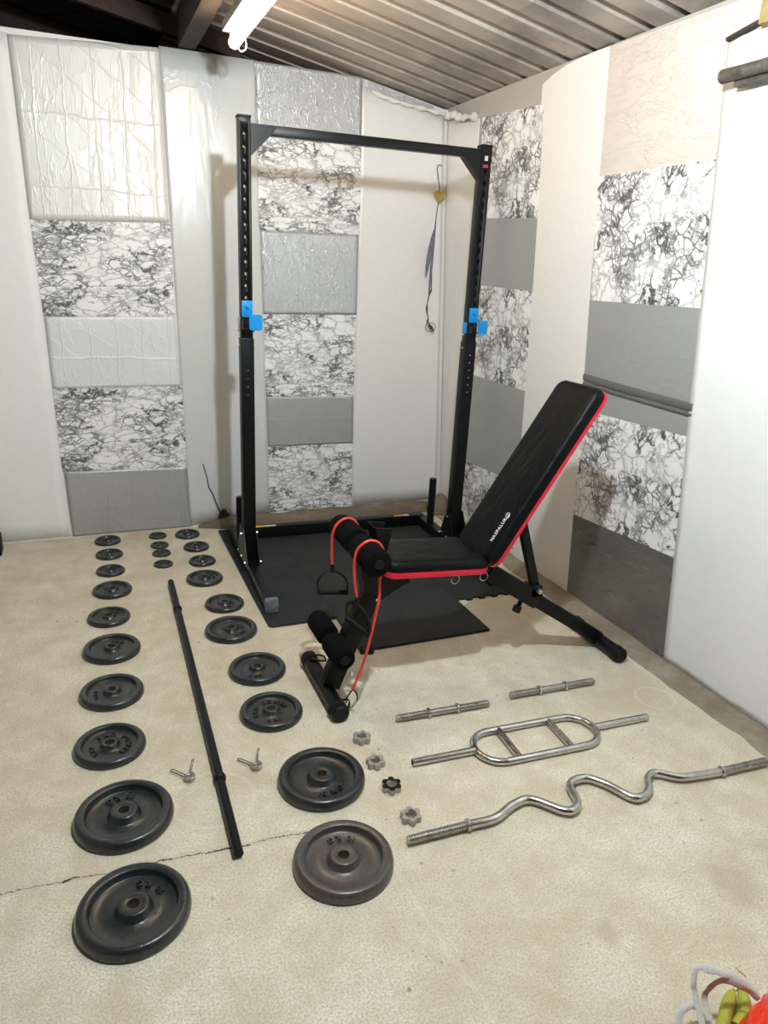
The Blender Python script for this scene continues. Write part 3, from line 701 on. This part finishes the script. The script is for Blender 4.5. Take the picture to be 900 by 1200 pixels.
# V shaped holder standing behind the upper roller
b = B()
prism(b, [L(.935, 2.20, .57), L(.965, 2.20, .57), L(.985, 2.20, .665), L(.915, 2.20, .675)], (0, .005, 0)); prism(b, [L(.935, 2.27, .57), L(.965, 2.27, .57), L(.985, 2.27, .665), L(.915, 2.27, .675)], (0, .005, 0))
prism(b, [L(.935, 2.20, .57), L(.915, 2.20, .675), L(.918, 2.20, .675), L(.940, 2.20, .57)], (0, .075, 0))
beam(b, L(.95, 2.235, .48), L(.95, 2.235, .58), .03, .03, .002); blink('pad_socket', b, 'blk')
# seat pad
def pad(name, org, udir, Ln, W, th, r, red_t, mats=('leather', 'red')):
    u = Vector(udir).normalized(); v = Vector((0, 1, 0)); w = u.cross(v).normalized()
    if w.z < 0: w = -w
    mx = Matrix.Translation(org) @ Matrix((u, v, w)).transposed().to_4x4() if u.cross(v).dot(w) > 0 else Matrix.Translation(org) @ Matrix((u, v, w)).transposed().to_4x4()
    mx = mx @ Matrix.Translation((Ln/2, 0, 0))
    b = B(); slab(b, Ln/2, W/2, r, [(.001, red_t), (-.001, red_t+.008), (.0, th*.55), (.005, th*.78), (.013, th*.92), (.025, th*.985), (.045, th), (.09, th+.002)], mx, 10)
    p = blink(name, b, mats[0])
    b = B(); slab(b, Ln/2+.002, W/2+.002, r+.002, [(.006, -.004), (.0, 0), (-.001, red_t*.5), (.0, red_t)], mx, 10)
    o = blink('red_trim', b, mats[1], p); o['label'] = 'bright red trim along the edge'
    b = B(); slab(b, Ln/2-.02, W/2-.02, r-.01, [(0, -.012), (0, -.004)], mx, 8); blink('base_board', b, 'blk', p)
    # top-stitched seam
    b = B(); rr = rrect(Ln/2-.022, W/2-.022, max(r-.02, .01), 8); tube(b, [mx @ Vector((x, y, th*.975)) for x, y in rr], .0012, 6, closed=True); blink('seam', b, 'leather', p)
    return p, mx
sp, smx = pad('seat_pad', L(.925, YC, .522), (.42, 0, -.030), .425, .262, .060, .045, .020)
bp, bmx = pad('backrest_pad', L(1.372, YC, .502), (.418, 0, .660), .775, .262, .058, .045, .014)
# brand lettering on the backrest
b = B(); cur = 0; size = .0235
uu = Vector((.418, 0, .660)).normalized(); base = bmx @ Vector((-.3875+.092, -.0985, .0608))
mx0 = bmx @ Matrix.Translation((-.3875+.082, -.092, .0606))
for ch in 'NASPALURO':
    add_glyph(b, ch, mx0 @ Matrix.Translation((cur, 0, 0)) @ Matrix.Diagonal((size*.82, size, .0004/.3, 1))); cur += glyph(ch)[2]*size*.82+.0014
ring = [mx0 @ Vector((cur-.008+.0125*math.cos(R(a)), .0095+.0125*math.sin(R(a)), 0)) for a in range(-150, 100, 15)]
tube(b, ring, lambda t: .0004+.0011*math.sin(PI*t), 6)
o = blink('white_lettering', b, 'white', bp); o['label'] = 'white brand lettering with a small swoosh'
# rear leg, its sleeve, strut and knob
u = (Vector((2.025, 0, .045))-Vector((1.345, 0, .485))).normalized()
b = B(); beam(b, L(1.335, YC, .492), L(2.022, YC, .048), .050, .056, .004); rl = blink('rear_leg', b, 'blk')
b = B(); beam(b, L(1.41, YC, .445), L(1.66, YC, .283), .062, .072, .004); blink('adjusting_sleeve', b, 'blk', rl)
b = B(); c0 = L(1.60, YC, .300); cyl(b, c0, c0+Vector((-.022, -.004, -.045)), .010, 14); cyl(b, c0+Vector((-.02, -.004, -.036)), c0+Vector((-.030, -.006, -.062)), .018, 14); blink('pull_knob', b, 'rubber')
b = B(); beam(b, L(1.655, YC, .335), L(1.528, YC, .705), .030, .034, .003); blink('backrest_strut', b, 'blk')
b = B(); box(b, L(1.645, YC, .330), (.055, .062, .05), bev=.004); blink('strut_bracket', b, 'blk')
b = B(); cyl(b, L(1.652, YC-.030, .335), L(1.652, YC-.048, .335), .010, 12); blink('bolt', b, 'bolt')
b = B(); box(b, L(1.36, YC, .478), (.07, .075, .05), bev=.004); blink('hinge_bracket', b, 'blk')
for x, z in ((1.375, .478), (1.41, .492)):
    b = B(); cyl(b, L(x, YC-.037, z), L(x, YC-.055, z), .007, 12); blink('bolt', b, 'bolt')
for x, z in ((1.365, .455), (1.24, .458)):
    b = B(); tube(b, [L(x+.017*math.cos(k*PI/10), YC-.06, z-.008+.017*math.sin(k*PI/10)) for k in range(20)], .0016, 6, closed=True); blink('pull_ring', b, 'bolt')
b = B(); beam(b, L(1.395, YC, .53), L(1.77, YC, 1.122), .05, .02, .003, Vector((1, 0, 0))); blink('backrest_frame', b, 'blk')

# ------------------------------------------------------------------ resistance bands
def band(name_label, over, hang, dn, gx, gup, extra=None):
    t = thing('resistance_band', name_label, 'resistance band', over[0])
    o0 = Vector(over[0])
    def W(p): return Vector(p)-o0
    b = B(); tube(b, smooth_path([W(p) for p in over], 7), .0052, 12); link('red_tube', b, 'tube', t)
    if extra:
        b = B(); tube(b, smooth_path([W(p) for p in extra], 7), .0050, 12); link('red_tube', b, 'tube', t)
    top = W(hang); gx = Vector(gx).normalized(); dnv = Vector(dn).normalized()
    b = B(); cyl(b, top+Vector((0, 0, .006)), top-Vector((0, 0, .018)), .0085, 14)
    cyl(b, top-Vector((0, 0, .016)), top-Vector((0, 0, .028)), .010, 14); link('clasp', b, 'rubber', t)
    c0 = top+Vector((0, 0, -.024)); w = .058; h = .088
    arc = [c0 + gx*(w*math.sin(R(a))) + dnv*(h*.62*(1-math.cos(R(a)))) for a in range(-90, 91, 9)]
    arc = [arc[0]+dnv*(h*.38)] + arc + [arc[-1]+dnv*(h*.38)]
    b = B(); tube(b, arc, .004, 8, flat=(.0085, .0035)); link('strap_loop', b, 'rubber', t)
    b = B(); revolve(b, [(0, 0), (.010, 0), (.0125, .004), (.0105, .010), (.0105, 2*w-.010), (.0125, 2*w-.004), (.010, 2*w), (0, 2*w)], 16, c0 - gx*w + dnv*h, gx); link('grip', b, 'rubber', t)
    return t, W
t1, W1 = band('red resistance band over the far half of the upper roller, its black handle hanging free',
     [(.960, 2.36, .500), (.925, 2.36, .575), (.905, 2.36, .640), (.868, 2.36, .662), (.828, 2.36, .642), (.811, 2.36, .600), (.810, 2.36, .54), (.813, 2.36, .478)],
     (.813, 2.36, .475), (.06, -.0, -1), (1, -.15, -.06), None)
t2, W2 = band('red resistance band over the near half of the upper roller, clipped to the front foot',
     [(.900, 2.10, .520), (.925, 2.115, .575), (.908, 2.12, .640), (.868, 2.12, .662), (.828, 2.12, .642), (.812, 2.12, .600), (.814, 2.12, .52), (.826, 2.12, .452)],
     (.826, 2.12, .446), (.10, 0, -1), (.45, -.85, -.25), None,
     [(.900, 2.10, .520), (.892, 2.075, .46), (.880, 2.07, .40), (.846, 2.065, .24), (.815, 2.06, .155), (.800, 2.058, .118)])
b = B(); tube(b, [W2((.800+.018*t_, 2.058, .118-.05*t_)) + Vector((s*.008*math.sin(PI*t_), 0, 0)) for t_, s in [(k/8, 1) for k in range(9)]], .0028, 8)
tube(b, [W2((.800-.022*k/8, 2.058, .118-.052*k/8)) + Vector((-.010*math.sin(PI*k/8), 0, -.004*math.sin(PI*k/8))) for k in range(9)], .0028, 8)
link('metal_clip', b, 'rubber', t2)
b = B(); tube(b, smooth_path([W2((.792, 2.075, .064)), W2((.765, 2.075, .068)), W2((.735, 2.075, .064)), W2((.715, 2.075, .03)), W2((.75, 2.08, -.0)), W2((.79, 2.075, .03))], 4, True), .004, 8, closed=True, flat=(.008, .002)); link('foot_loop', b, 'rubber', t2)
b = B(); tube(b, smooth_path([W1((.735, 2.395, .066)), W1((.765, 2.395, .075)), W1((.795, 2.39, .070)), W1((.80, 2.37, .060)), W1((.775, 2.36, .068)), W1((.745, 2.375, .067))], 5, True), .0035, 8, closed=True); link('foot_clip', b, 'rubber', t1)

# ------------------------------------------------------------------ weight plates
def plate_mesh(Rr, T_, hub, txt, mat):
    def make(lab):
        t = thing('weight_plate', lab, 'weight plate')
        rec = .774*Rr; fl = T_*.40; bore = .0155
        prof = [(bore, .001), (Rr*.955, .001), (Rr*.99, T_*.06), (Rr, T_*.20), (Rr*.998, T_*.42), (Rr*.982, T_*.68), (Rr*.955, T_*.88), (Rr*.925, T_*.985), (Rr*.90, T_),
                (rec+Rr*.012, T_), (rec, T_*.96), (rec-Rr*.008, T_*.85), (rec-Rr*.024, fl+T_*.05), (rec-Rr*.04, fl), (hub*1.32, fl), (hub*1.22, fl+T_*.08), (hub*1.02, T_*.90), (hub*.97, T_*.985), (hub*.90, T_), (bore*1.12, T_), (bore, T_*.97)]
        b = B(); revolve(b, prof, 72, closed=False); o = link('disc', b, mat, t, angle=50)
        b = B(); revolve(b, [(bore*1.01, .0015), (bore*1.01, T_*.99), (bore*1.22, T_*1.004), (bore*1.24, T_*.98)], 36); link('bore_rim', b, 'bore', t)
        if txt:
            rad = (rec*.94+hub*1.3)/2
            for s, mid, size, inw in txt:
                b = B(); arc_text(b, s, rad, R(mid), size, fl, T_*.20, inw)
                link('raised_lettering', b, mat, t, smooth=False)
        return t
    return make
big = lambda m: plate_mesh(.139, .034, .0375, [('10 KG', -90, .026, True)], m)
mk = {10: big('iron'), '10w': big('ironw'),
      5: plate_mesh(.1145, .026, .0255, [('5 KG', -90, .019, True)], 'iron'),
      '5p': plate_mesh(.1145, .026, .0255, [('5 KG', -90, .019, True), ('PRO', 170, .026, False), ('POWER', 62, .024, False)], 'iron'),
      2.5: plate_mesh(.092, .021, .023, [('2.5 KG', -90, .013, True)], 'iron'),
      1.25: plate_mesh(.0715, .017, .020, None, 'iron'), .5: plate_mesh(.0503, .013, .018, None, 'iron')}
GL, GM, GR = 'weight plates in the long outer row', 'four smallest weight plates in the short middle row', 'weight plates in the row beside the mat'
OUT = 'outer row'
plates = [
 (1.25, .044, 4.080, 0, GL, 'small black plate against the grey foil, farthest in the outer row'),
 (1.25, .044, 3.867, 40, GL, 'small black plate, second from the wall in the outer row'),
 (1.25, .041, 3.638, 10, GL, 'small black plate, third from the wall in the outer row, before the mid-sized ones'),
 (2.5, .039, 3.393, -20, GL, 'mid-sized black plate in the outer row, the farther of its pair'),
 (2.5, .012, 3.103, 150, GL, 'mid-sized black plate in the outer row, the nearer of its pair'),
 (5, .012, 2.804, 155, GL, 'black 5 kg plate in the outer row, farthest of its three, beside the barbell'),
 (5, -.002, 2.474, -85, GL, 'black 5 kg plate in the outer row, middle of its three, only its weight embossed'),
 ('5p', -.022, 2.149, -72, GL, 'black 5 kg plate with embossed lettering all round, in the outer row'),
 (10, .003, 1.801, 185, GL, 'large black 10 kg plate in the outer row, just beyond the floor crack'),
 (10, .006, 1.458, 140, GL, 'large black 10 kg plate nearest the camera, ending the outer row'),
 (.5, .320, 4.092, 0, GM, 'tiny black plate closest to the wall in the short middle row'),
 (.5, .315, 3.937, 0, GM, 'tiny black plate, second from the wall in the short middle row'),
 (.5, .313, 3.814, 0, GM, 'tiny black plate, third from the wall in the short middle row'),
 (.5, .306, 3.658, 0, GM, 'tiny black plate closest to the barbell end in the short middle row'),
 (1.25, .487, 4.071, 20, GR, 'small black plate nearest the wall in the row beside the mat'),
 (1.25, .508, 3.857, 0, GR, 'small black plate, second from the wall in the row beside the mat'),
 (1.25, .508, 3.641, 60, GR, 'small black plate, third from the wall in the row beside the mat'),
 (2.5, .484, 3.407, 100, GR, 'mid-sized black plate beside the mat edge, the farther of its pair'),
 (2.5, .528, 3.092, 0, GR, 'mid-sized black plate beside the mat edge, the nearer of its pair'),
 (5, .508, 2.823, 35, GR, 'black 5 kg plate beside the corner of the foam mat, farthest of its three'),
 (5, .545, 2.470, -20, GR, 'black 5 kg plate before the mat corner, middle of its three beside the barbell'),
 ('5p', .529, 2.170, -2, GR, 'black 5 kg plate with embossed lettering all round, before the bench foot'),
 (10, .592, 1.766, 5, GR, 'large black 10 kg plate beside the grey star collars, glossy face'),
 ('10w', .549, 1.431, 165, GR, 'large 10 kg plate with a worn brown face, nearest the camera by the collars')]
protos = {}
for k, x, y, a, grp, lab in plates:
    o = mk[k](lab) if k not in protos else tree_copy(protos[k])
    protos.setdefault(k, o); o.location = (x, y, 0); o.rotation_euler = (0, 0, R(a)); tag(o, lab, 'weight plate', grp)

# ------------------------------------------------------------------ bars
def thread(b, a, d, Ln, r, pitch=.0075, seg=20):
    n = int(Ln/pitch); pr = [(0, 0), (r*.80, 0)]
    for k in range(n):
        h = k*pitch; pr += [(r*.78, h+pitch*.12), (r, h+pitch*.40), (r, h+pitch*.60), (r*.78, h+pitch*.90)]
    pr += [(r*.84, Ln), (0, Ln)]; revolve(b, pr, seg, a, d)
def collar(b, a, d, r=.020, w=.010): revolve(b, [(.008, 0), (r*.85, 0), (r, w*.25), (r, w*.75), (r*.85, w), (.008, w)], 24, a, d)
# black straight barbell
t = thing('barbell', 'long straight black barbell between the two rows of weight plates', 'barbell', (.297, 2.46, 0))
A = Vector((.315-.297, 3.39-2.46, .0190)); Bq = Vector((.2835-.297, 1.540-2.46, .0190)); d = (Bq-A).normalized(); Ln = (Bq-A).length
b = B(); cyl(b, A+d*.325, Bq-d*.325, .0145, 24, .0005); link('shaft', b, 'blk2', t)
b = B(); cyl(b, A, A+d*.31, .0140, 24, .002); link('sleeve', b, 'blk', t)
b = B(); cyl(b, Bq-d*.315, Bq, .0140, 24, .002); link('sleeve', b, 'blk', t)
for s in (.31, Ln-.33):
    b = B(); revolve(b, [(.012, -.004), (.0175, -.003), (.0190, .0), (.0190, .012), (.0165, .015), (.0165, .022), (.012, .022)], 24, A+d*s, d); link('stop_collar', b, 'blk', t)
# curl bar with a wavy shaft
ez = [(.934, 1.427), (1.025, 1.424), (1.103, 1.454), (1.173, 1.457), (1.239, 1.385), (1.274, 1.375), (1.307, 1.402), (1.334, 1.474), (1.398, 1.483), (1.446, 1.436), (1.483, 1.362), (1.517, 1.350), (1.560, 1.368), (1.600, 1.415), (1.643, 1.425), (1.700, 1.383), (1.775, 1.368), (1.862, 1.358)]
# straighten the sampled points into smooth bends
o0 = Vector((1.40, 1.40, 0)); rr = .0150
t = thing('curl_bar', 'chrome curl bar with a wavy shaft and threaded ends, nearest the camera', 'barbell', o0)
pts = [Vector((x, y, rr+.004))-o0 for x, y in ez]
b = B(); tube(b, smooth_path(pts, 8), .0132, 18); link('bent_shaft', b, 'chrome', t)
a0 = pts[0]; d0 = (Vector((.743, 1.432, rr+.004))-o0-a0).normalized(); a1 = pts[-1]; d1 = (Vector((2.058, 1.347, rr+.004))-o0-a1).normalized()
for a_, d_, Ln in ((a0, d0, .192), (a1, d1, .198)):
    b = B(); thread(b, a_, d_, Ln, .0135); link('threaded_end', b, 'steel', t)
    b = B(); collar(b, a_-d_*.006, d_, .0185, .012); link('stop_collar', b, 'chrome', t)
# triceps bar
c0 = Vector((1.368, 1.717, 0)); ang = math.atan2(1.692-1.740, 1.844-.898)
t = thing('triceps_bar', 'chrome triceps bar with an oval cage and two inner grips', 'barbell', c0, ang)
z = .014; hl, hw = .238, .083; n = 12
oval = [Vector(((hl-hw)+hw*math.cos(R(a)), hw*math.sin(R(a)), z)) for a in range(-90, 91, 12)] + [Vector((-(hl-hw)+hw*math.cos(R(a)), hw*math.sin(R(a)), z)) for a in range(90, 271, 12)]
b = B(); tube(b, oval, .0125, 16, closed=True); link('oval_cage', b, 'chrome', t)
for x in (-.108, .098):
    b = B(); cyl(b, (x, -hw, z), (x, hw, z), .0120, 18); link('grip_bar', b, 'chrome', t)
for s, Ln in ((-1, .232), (1, .240)):
    b = B(); cyl(b, (s*hl, 0, z), (s*(hl+Ln), 0, z), .0130, 24, .001); e_ = link('end_tube', b, 'chrome', t)
    b = B(); cyl(b, (s*(hl+Ln), 0, z), (s*(hl+Ln+.0006), 0, z), .0095, 20, .0001); link('open_end', b, 'tear', e_)
# short dumbbell bars
def dumb(x0, y0, x1, y1, lab):
    a = Vector((x0, y0, .019)); e = Vector((x1, y1, .019)); m_ = (a+e)/2; m_.z = 0; d = (e-a).normalized(); Ln = (e-a).length
    t = thing('dumbbell_bar', lab, 'dumbbell bar', m_, 0, 'short threaded dumbbell bars'); a -= m_; e -= m_
    b = B(); cyl(b, a+d*Ln*.34, e-d*Ln*.36, .0120, 20, .0005); link('grip', b, 'steel', t)
    for p, q, L_ in ((a+d*Ln*.335, -d, Ln*.335), (e-d*Ln*.355, d, Ln*.355)):
        b = B(); thread(b, p, q, L_, .0128); link('threaded_end', b, 'steel', t)
        b = B(); collar(b, p-q*.006, q, .0188, .012); link('stop_collar', b, 'chrome', t)
dumb(.943, 1.977, 1.315, 1.955, 'short threaded dumbbell bar nearer the bench foot')
dumb(1.421, 1.974, 1.805, 1.957, 'short threaded dumbbell bar nearer the side wall, under the rear leg')

# star collars
def star(label, x, y, a, rubber):
    t = thing('star_collar', label, 'star collar', (x, y, 0), R(a), 'star collars in a row beside the plates')
    pts = []
    for k in range(72):
        th = 2*PI*k/72; pts.append((.0295+.0046*math.cos(6*th)-.0010*math.cos(12*th), th))
    b = B(); lay = [(.96, .001), (1, .004), (1, .017), (.95, .0205)]; rings = []
    for s, z_ in lay: rings.append([b.verts.new((r_*s*math.cos(th), r_*s*math.sin(th), z_)) for r_, th in pts])
    inner_t = [b.verts.new((.0150*math.cos(th), .0150*math.sin(th), .0205)) for _, th in pts]; inner_b = [b.verts.new((.0128*math.cos(th), .0128*math.sin(th), .001)) for _, th in pts]
    mid_ = [b.verts.new((.0128*math.cos(th), .0128*math.sin(th), .017)) for _, th in pts]
    seq = rings + [inner_t, mid_, inner_b]
    for p, q in zip(seq, seq[1:]+seq[:1]):
        for i in range(72): b.faces.new([p[i], p[(i+1) % 72], q[(i+1) % 72], q[i]])
    link('nut_body', b, 'cast', t)
    b = B(); revolve(b, [(.0130, .0195), (.0150, .0215), (.0172, .0215), (.0178, .0190)], 32); link('rim', b, 'chrome', t)
    b = B()
    if rubber:
        rg = []
        for s, z_ in ((.97, .0195), (.955, .0218)): rg.append([b.verts.new((r_*s*math.cos(th), r_*s*math.sin(th), z_)) for r_, th in pts])
        rg.append([b.verts.new((.0180*math.cos(th), .0180*math.sin(th), .0218)) for _, th in pts])
        for p, q in zip(rg[:-1], rg[1:]):
            for i in range(72): b.faces.new([p[i], p[(i+1) % 72], q[(i+1) % 72], q[i]])
        o = link('rubber_face', b, 'rubber', t); o['label'] = 'black rubber face'
    else:
        revolve(b, [(.0126, .003), (.0115, .006), (.0126, .009), (.0115, .012), (.0126, .015)], 24); link('screw_thread', b, 'steel', t)
star('grey star collar nearest the bench foot, farthest of the row', .787, 1.920, 5, False)
star('grey star collar second from the bench foot, beside the glossy 10 kg plate', .785, 1.786, 25, False)
star('star collar with a black rubber face up', .790, 1.662, 12, True)
star('grey star collar nearest the end of the curl bar', .794, 1.523, 20, False)

# spring clips
def clip(label, x, y):
    t = thing('spring_clip', label, 'spring clip', (x, y, 0), 0, 'spring clips either side of the barbell')
    b = B(); hel = [Vector((.0155*math.cos(a), .0155*math.sin(a), .002+.0175*k/70)) for k, a in ((k, k*2*PI*3.2/70) for k in range(71))]
    tube(b, hel, .0022, 8); link('coil', b, 'chrome', t)
    def loop(dirv, Ln, w, z0, dz):
        d = Vector((*dirv, 0)).normalized(); s = Vector((-d.y, d.x, 0)).normalized()
        p = [s*w + d*.013, s*w+d*(Ln*.6), s*w+d*(Ln-.004), s*w*.5+d*Ln, -s*w*.5+d*Ln, -s*w+d*(Ln-.004), -s*w+d*(Ln*.6), -s*w+d*.013]
        return [q + Vector((0, 0, z0+dz*(q.length/Ln))) for q in p]
    b = B(); tube(b, smooth_path(loop((-.045, .052), .075, .0050, .008, .0), 5), .0018, 8); link('handle', b, 'chrome', t)
    b = B(); tube(b, smooth_path(loop((.022, .070), .070, .0022, .016, .012), 5), .0018, 8); link('handle', b, 'chrome', t)
clip('steel spring clip on the side of the outer row of plates', .202, 1.908)
clip('steel spring clip between the barbell and the glossy 10 kg plate', .412, 1.893)

# ------------------------------------------------------------------ heart garland hanging in the corner
hx, hy = 2.035, 4.150
t = thing('heart_garland', 'hanging garland of a gold heart and grey feathers in the corner behind the rack', 'garland', (hx, hy, 1.22))
def H(x, z, dy=0): return Vector((x-hx, dy, z-1.22))
b = B(); tube(b, smooth_path([H(2.045, 2.150), H(2.020, 2.150), H(2.018, 2.12), H(2.036, 2.04), H(2.040, 2.0), H(2.035, 1.93), H(2.025, 1.80), H(2.022, 1.62), H(2.030, 1.45)], 5), .003, 8); link('wire', b, 'cord', t)
b = B(); ho = []
for k in range(40):
    a = 2*PI*k/40; ho.append(H(2.042+.0026*16*math.sin(a)**3*.9, 1.985+.0024*(13*math.cos(a)-5*math.cos(2*a)-2*math.cos(3*a)-math.cos(4*a)), -.008))
prism(b, ho, (0, .012, 0)); link('heart', b, 'gold', t)
for x0, z0, x1, z1, w in ((2.022, 1.80, 1.985, 1.52, .020), (2.028, 1.84, 2.012, 1.38, .011)):
    b = B(); P = [Vector(H(x0, z0, -.006)).lerp(H(x1, z1, -.006), k/14) for k in range(15)]; rg = []
    for k, p in enumerate(P):
        ww = w*math.sin(PI*min(1, (k+.4)/14.4))**.6+.0008; rg.append([b.verts.new(p+Vector((-ww, 0, 0))), b.verts.new(p+Vector((0, -.003, 0))), b.verts.new(p+Vector((ww*.5, 0, 0))), b.verts.new(p+Vector((0, .002, 0)))])
    for p, q in zip(rg[:-1], rg[1:]):
        for i in range(4): b.faces.new([p[i], p[(i+1) % 4], q[(i+1) % 4], q[i]])
    b.faces.new(rg[0][::-1]); b.faces.new(rg[-1]); link('feather', b, 'feather', t)
b = B(); tube(b, smooth_path([H(2.030, 1.45), H(2.012, 1.40), H(2.008, 1.33), H(2.022, 1.28), H(2.016, 1.25), H(2.035, 1.22)], 5), lambda q: .004+.002*math.sin(q*20), 8); link('tail', b, 'cord', t)
b = B(); tube(b, [H(2.040+.035*math.cos(a), 1.225+.028*math.sin(a)) for a in [2*PI*k/24 for k in range(24)]], .002, 6, closed=True); prism(b, [H(2.02, 1.26, -.004), H(2.055, 1.225, -.004), H(2.07, 1.195, -.004), H(2.04, 1.21, -.004)], (0, .004, 0)); link('ring', b, 'cord', t)

# ------------------------------------------------------------------ bags and fruit at the near corner
t = thing('tote_bag', 'dark tote bag with loose white straps lying beside the red carrier bag', 'bag', (1.20, .68, 0))
def Q(x, y, z): return Vector((x-1.20, y-.68, z))
b = B(); bmesh.ops.create_icosphere(b, subdivisions=4, radius=1)
for v in b.verts:
    n_ = noise.noise(v.co*2.2)*.22; c_ = v.co*(1+n_)
    v.co = Vector((c_.x*.075-.100, c_.y*.075-.035, max(0, .022+c_.z*.030)))
link('bag_body', b, 'tote', t)
for pth in ([(1.085, .655, .05), (1.099, .705, .07), (1.114, .748, .10), (1.118, .761, .118), (1.130, .772, .130), (1.148, .776, .130), (1.191, .755, .12), (1.233, .741, .10), (1.275, .715, .07)],
            [(1.150, .725, .035), (1.160, .755, .055), (1.166, .757, .075), (1.182, .756, .092), (1.204, .746, .10), (1.226, .724, .10), (1.255, .700, .08)],
            [(1.063, .70, .03), (1.076, .735, .035), (1.087, .752, .048), (1.114, .757, .050), (1.145, .752, .045)]):
    P = smooth_path(pth, 7); b = B(); tube(b, [Q(*p) for p in P], .01, 10, flat=(.0072, .0018))
    for v in b.verts: v.co += Vector((1, 1, 1))*noise.noise(v.co*60)*.0022
    link('strap', b, 'strap', t)
t = thing('carrier_bag', 'bright red plastic carrier bag at the near corner beside the bananas', 'bag', (1.292, .590, 0))
b = B(); n = 44; m = 30; G = []
for j in range(m+1):
    v_ = j/m; row = []
    for i in range(n):
        a = 2*PI*i/n; h = .155*v_; k_ = 1-.35*v_**2
        rx, ry = .150*k_, .120*k_
        x, y = rx*math.copysign(abs(math.cos(a))**.8, math.cos(a)), ry*math.copysign(abs(math.sin(a))**.8, math.sin(a))
        q = Vector((x, y, h)); s = 1+.10*noise.noise(q*16+Vector((3, 3, 3)))+.07*noise.noise(q*38)
        row.append(b.verts.new((x*s, y*s, h*(1+.06*noise.noise(q*20)))))
    G.append(row)
for p, q in zip(G[:-1], G[1:]):
    for i in range(n): b.faces.new([p[i], p[(i+1) % n], q[(i+1) % n], q[i]])
b.faces.new(G[0][::-1])
ctr = b.verts.new((0, 0, .162))
for i in range(n): b.faces.new([G[-1][i], G[-1][(i+1) % n], ctr])
link('bag_film', b, 'bagred', t)
for lab, pts in (('green-yellow banana beside the dark tote bag', [(1.150, .692, .017), (1.188, .718, .018), (1.221, .740, .019), (1.252, .757, .018), (1.268, .764, .017)]),
                 ('green-yellow banana tucked against the red carrier bag', [(1.205, .700, .017), (1.236, .711, .018), (1.262, .727, .019), (1.279, .748, .018), (1.281, .762, .017)])):
    t = thing('banana', lab, 'banana', (pts[0][0], pts[0][1], 0), 0, 'bananas between the two bags'); o_ = Vector((pts[0][0], pts[0][1], 0))
    P = [p-o_ for p in smooth_path(pts, 6)]
    b = B(); tube(b, P, lambda q: .0145*(1-.75*q**6)*(.9+.1*math.sin(PI*q)), 6 if False else 12); link('skin', b, 'banana', t)
    b = B(); tube(b, [P[-1], P[-1]+(P[-1]-P[-3])*.7], .0045, 8); link('tip', b, 'bananatip', t)
b = B(); tube(b, [(1.335, .815, .003), (1.339, .790, .003)], .0018, 6); tag(link('straw', b, 'twig'), 'tiny dry straw on the concrete beside the red carrier bag', 'straw')
# black case at the edge of the frame against the back wall
b = B(); box(b, (-.555, 4.06, .052), (.13, .10, .104), bev=.006)
tag(link('black_case', b, 'rubber'), 'black box end standing at the foot of the back wall at the picture edge', 'box')

# ------------------------------------------------------------------ camera, world, view
cam = bpy.data.cameras.new('camera'); co = bpy.data.objects.new('camera', cam); C.objects.link(co)
pi_, ro, ya = R(18.82), R(2.95), R(23.3)
fw = Vector((math.sin(ya)*math.cos(pi_), math.cos(ya)*math.cos(pi_), -math.sin(pi_)))
r0 = Vector((math.cos(ya), -math.sin(ya), 0)); u0 = r0.cross(fw)
r2 = r0*math.cos(ro)+u0*math.sin(ro); u2 = -r0*math.sin(ro)+u0*math.cos(ro)
co.matrix_world = Matrix.Translation((0, 0, 1.55)) @ Matrix((r2, u2, -fw)).transposed().to_4x4()
cam.sensor_fit = 'VERTICAL'; cam.sensor_height = 24; cam.lens = 830*24/1200; cam.clip_start = .02
S = bpy.context.scene; S.camera = co
w = bpy.data.worlds.new('world'); S.world = w; w.use_nodes = True
w.node_tree.nodes['Background'].inputs[0].default_value = (.8, .9, 1, 1); w.node_tree.nodes['Background'].inputs[1].default_value = .02
S.view_settings.view_transform = 'Standard'; S.view_settings.look = 'None'; S.view_settings.gamma = 1; S.view_settings.use_curve_mapping = False
S.view_settings.exposure = -0.2
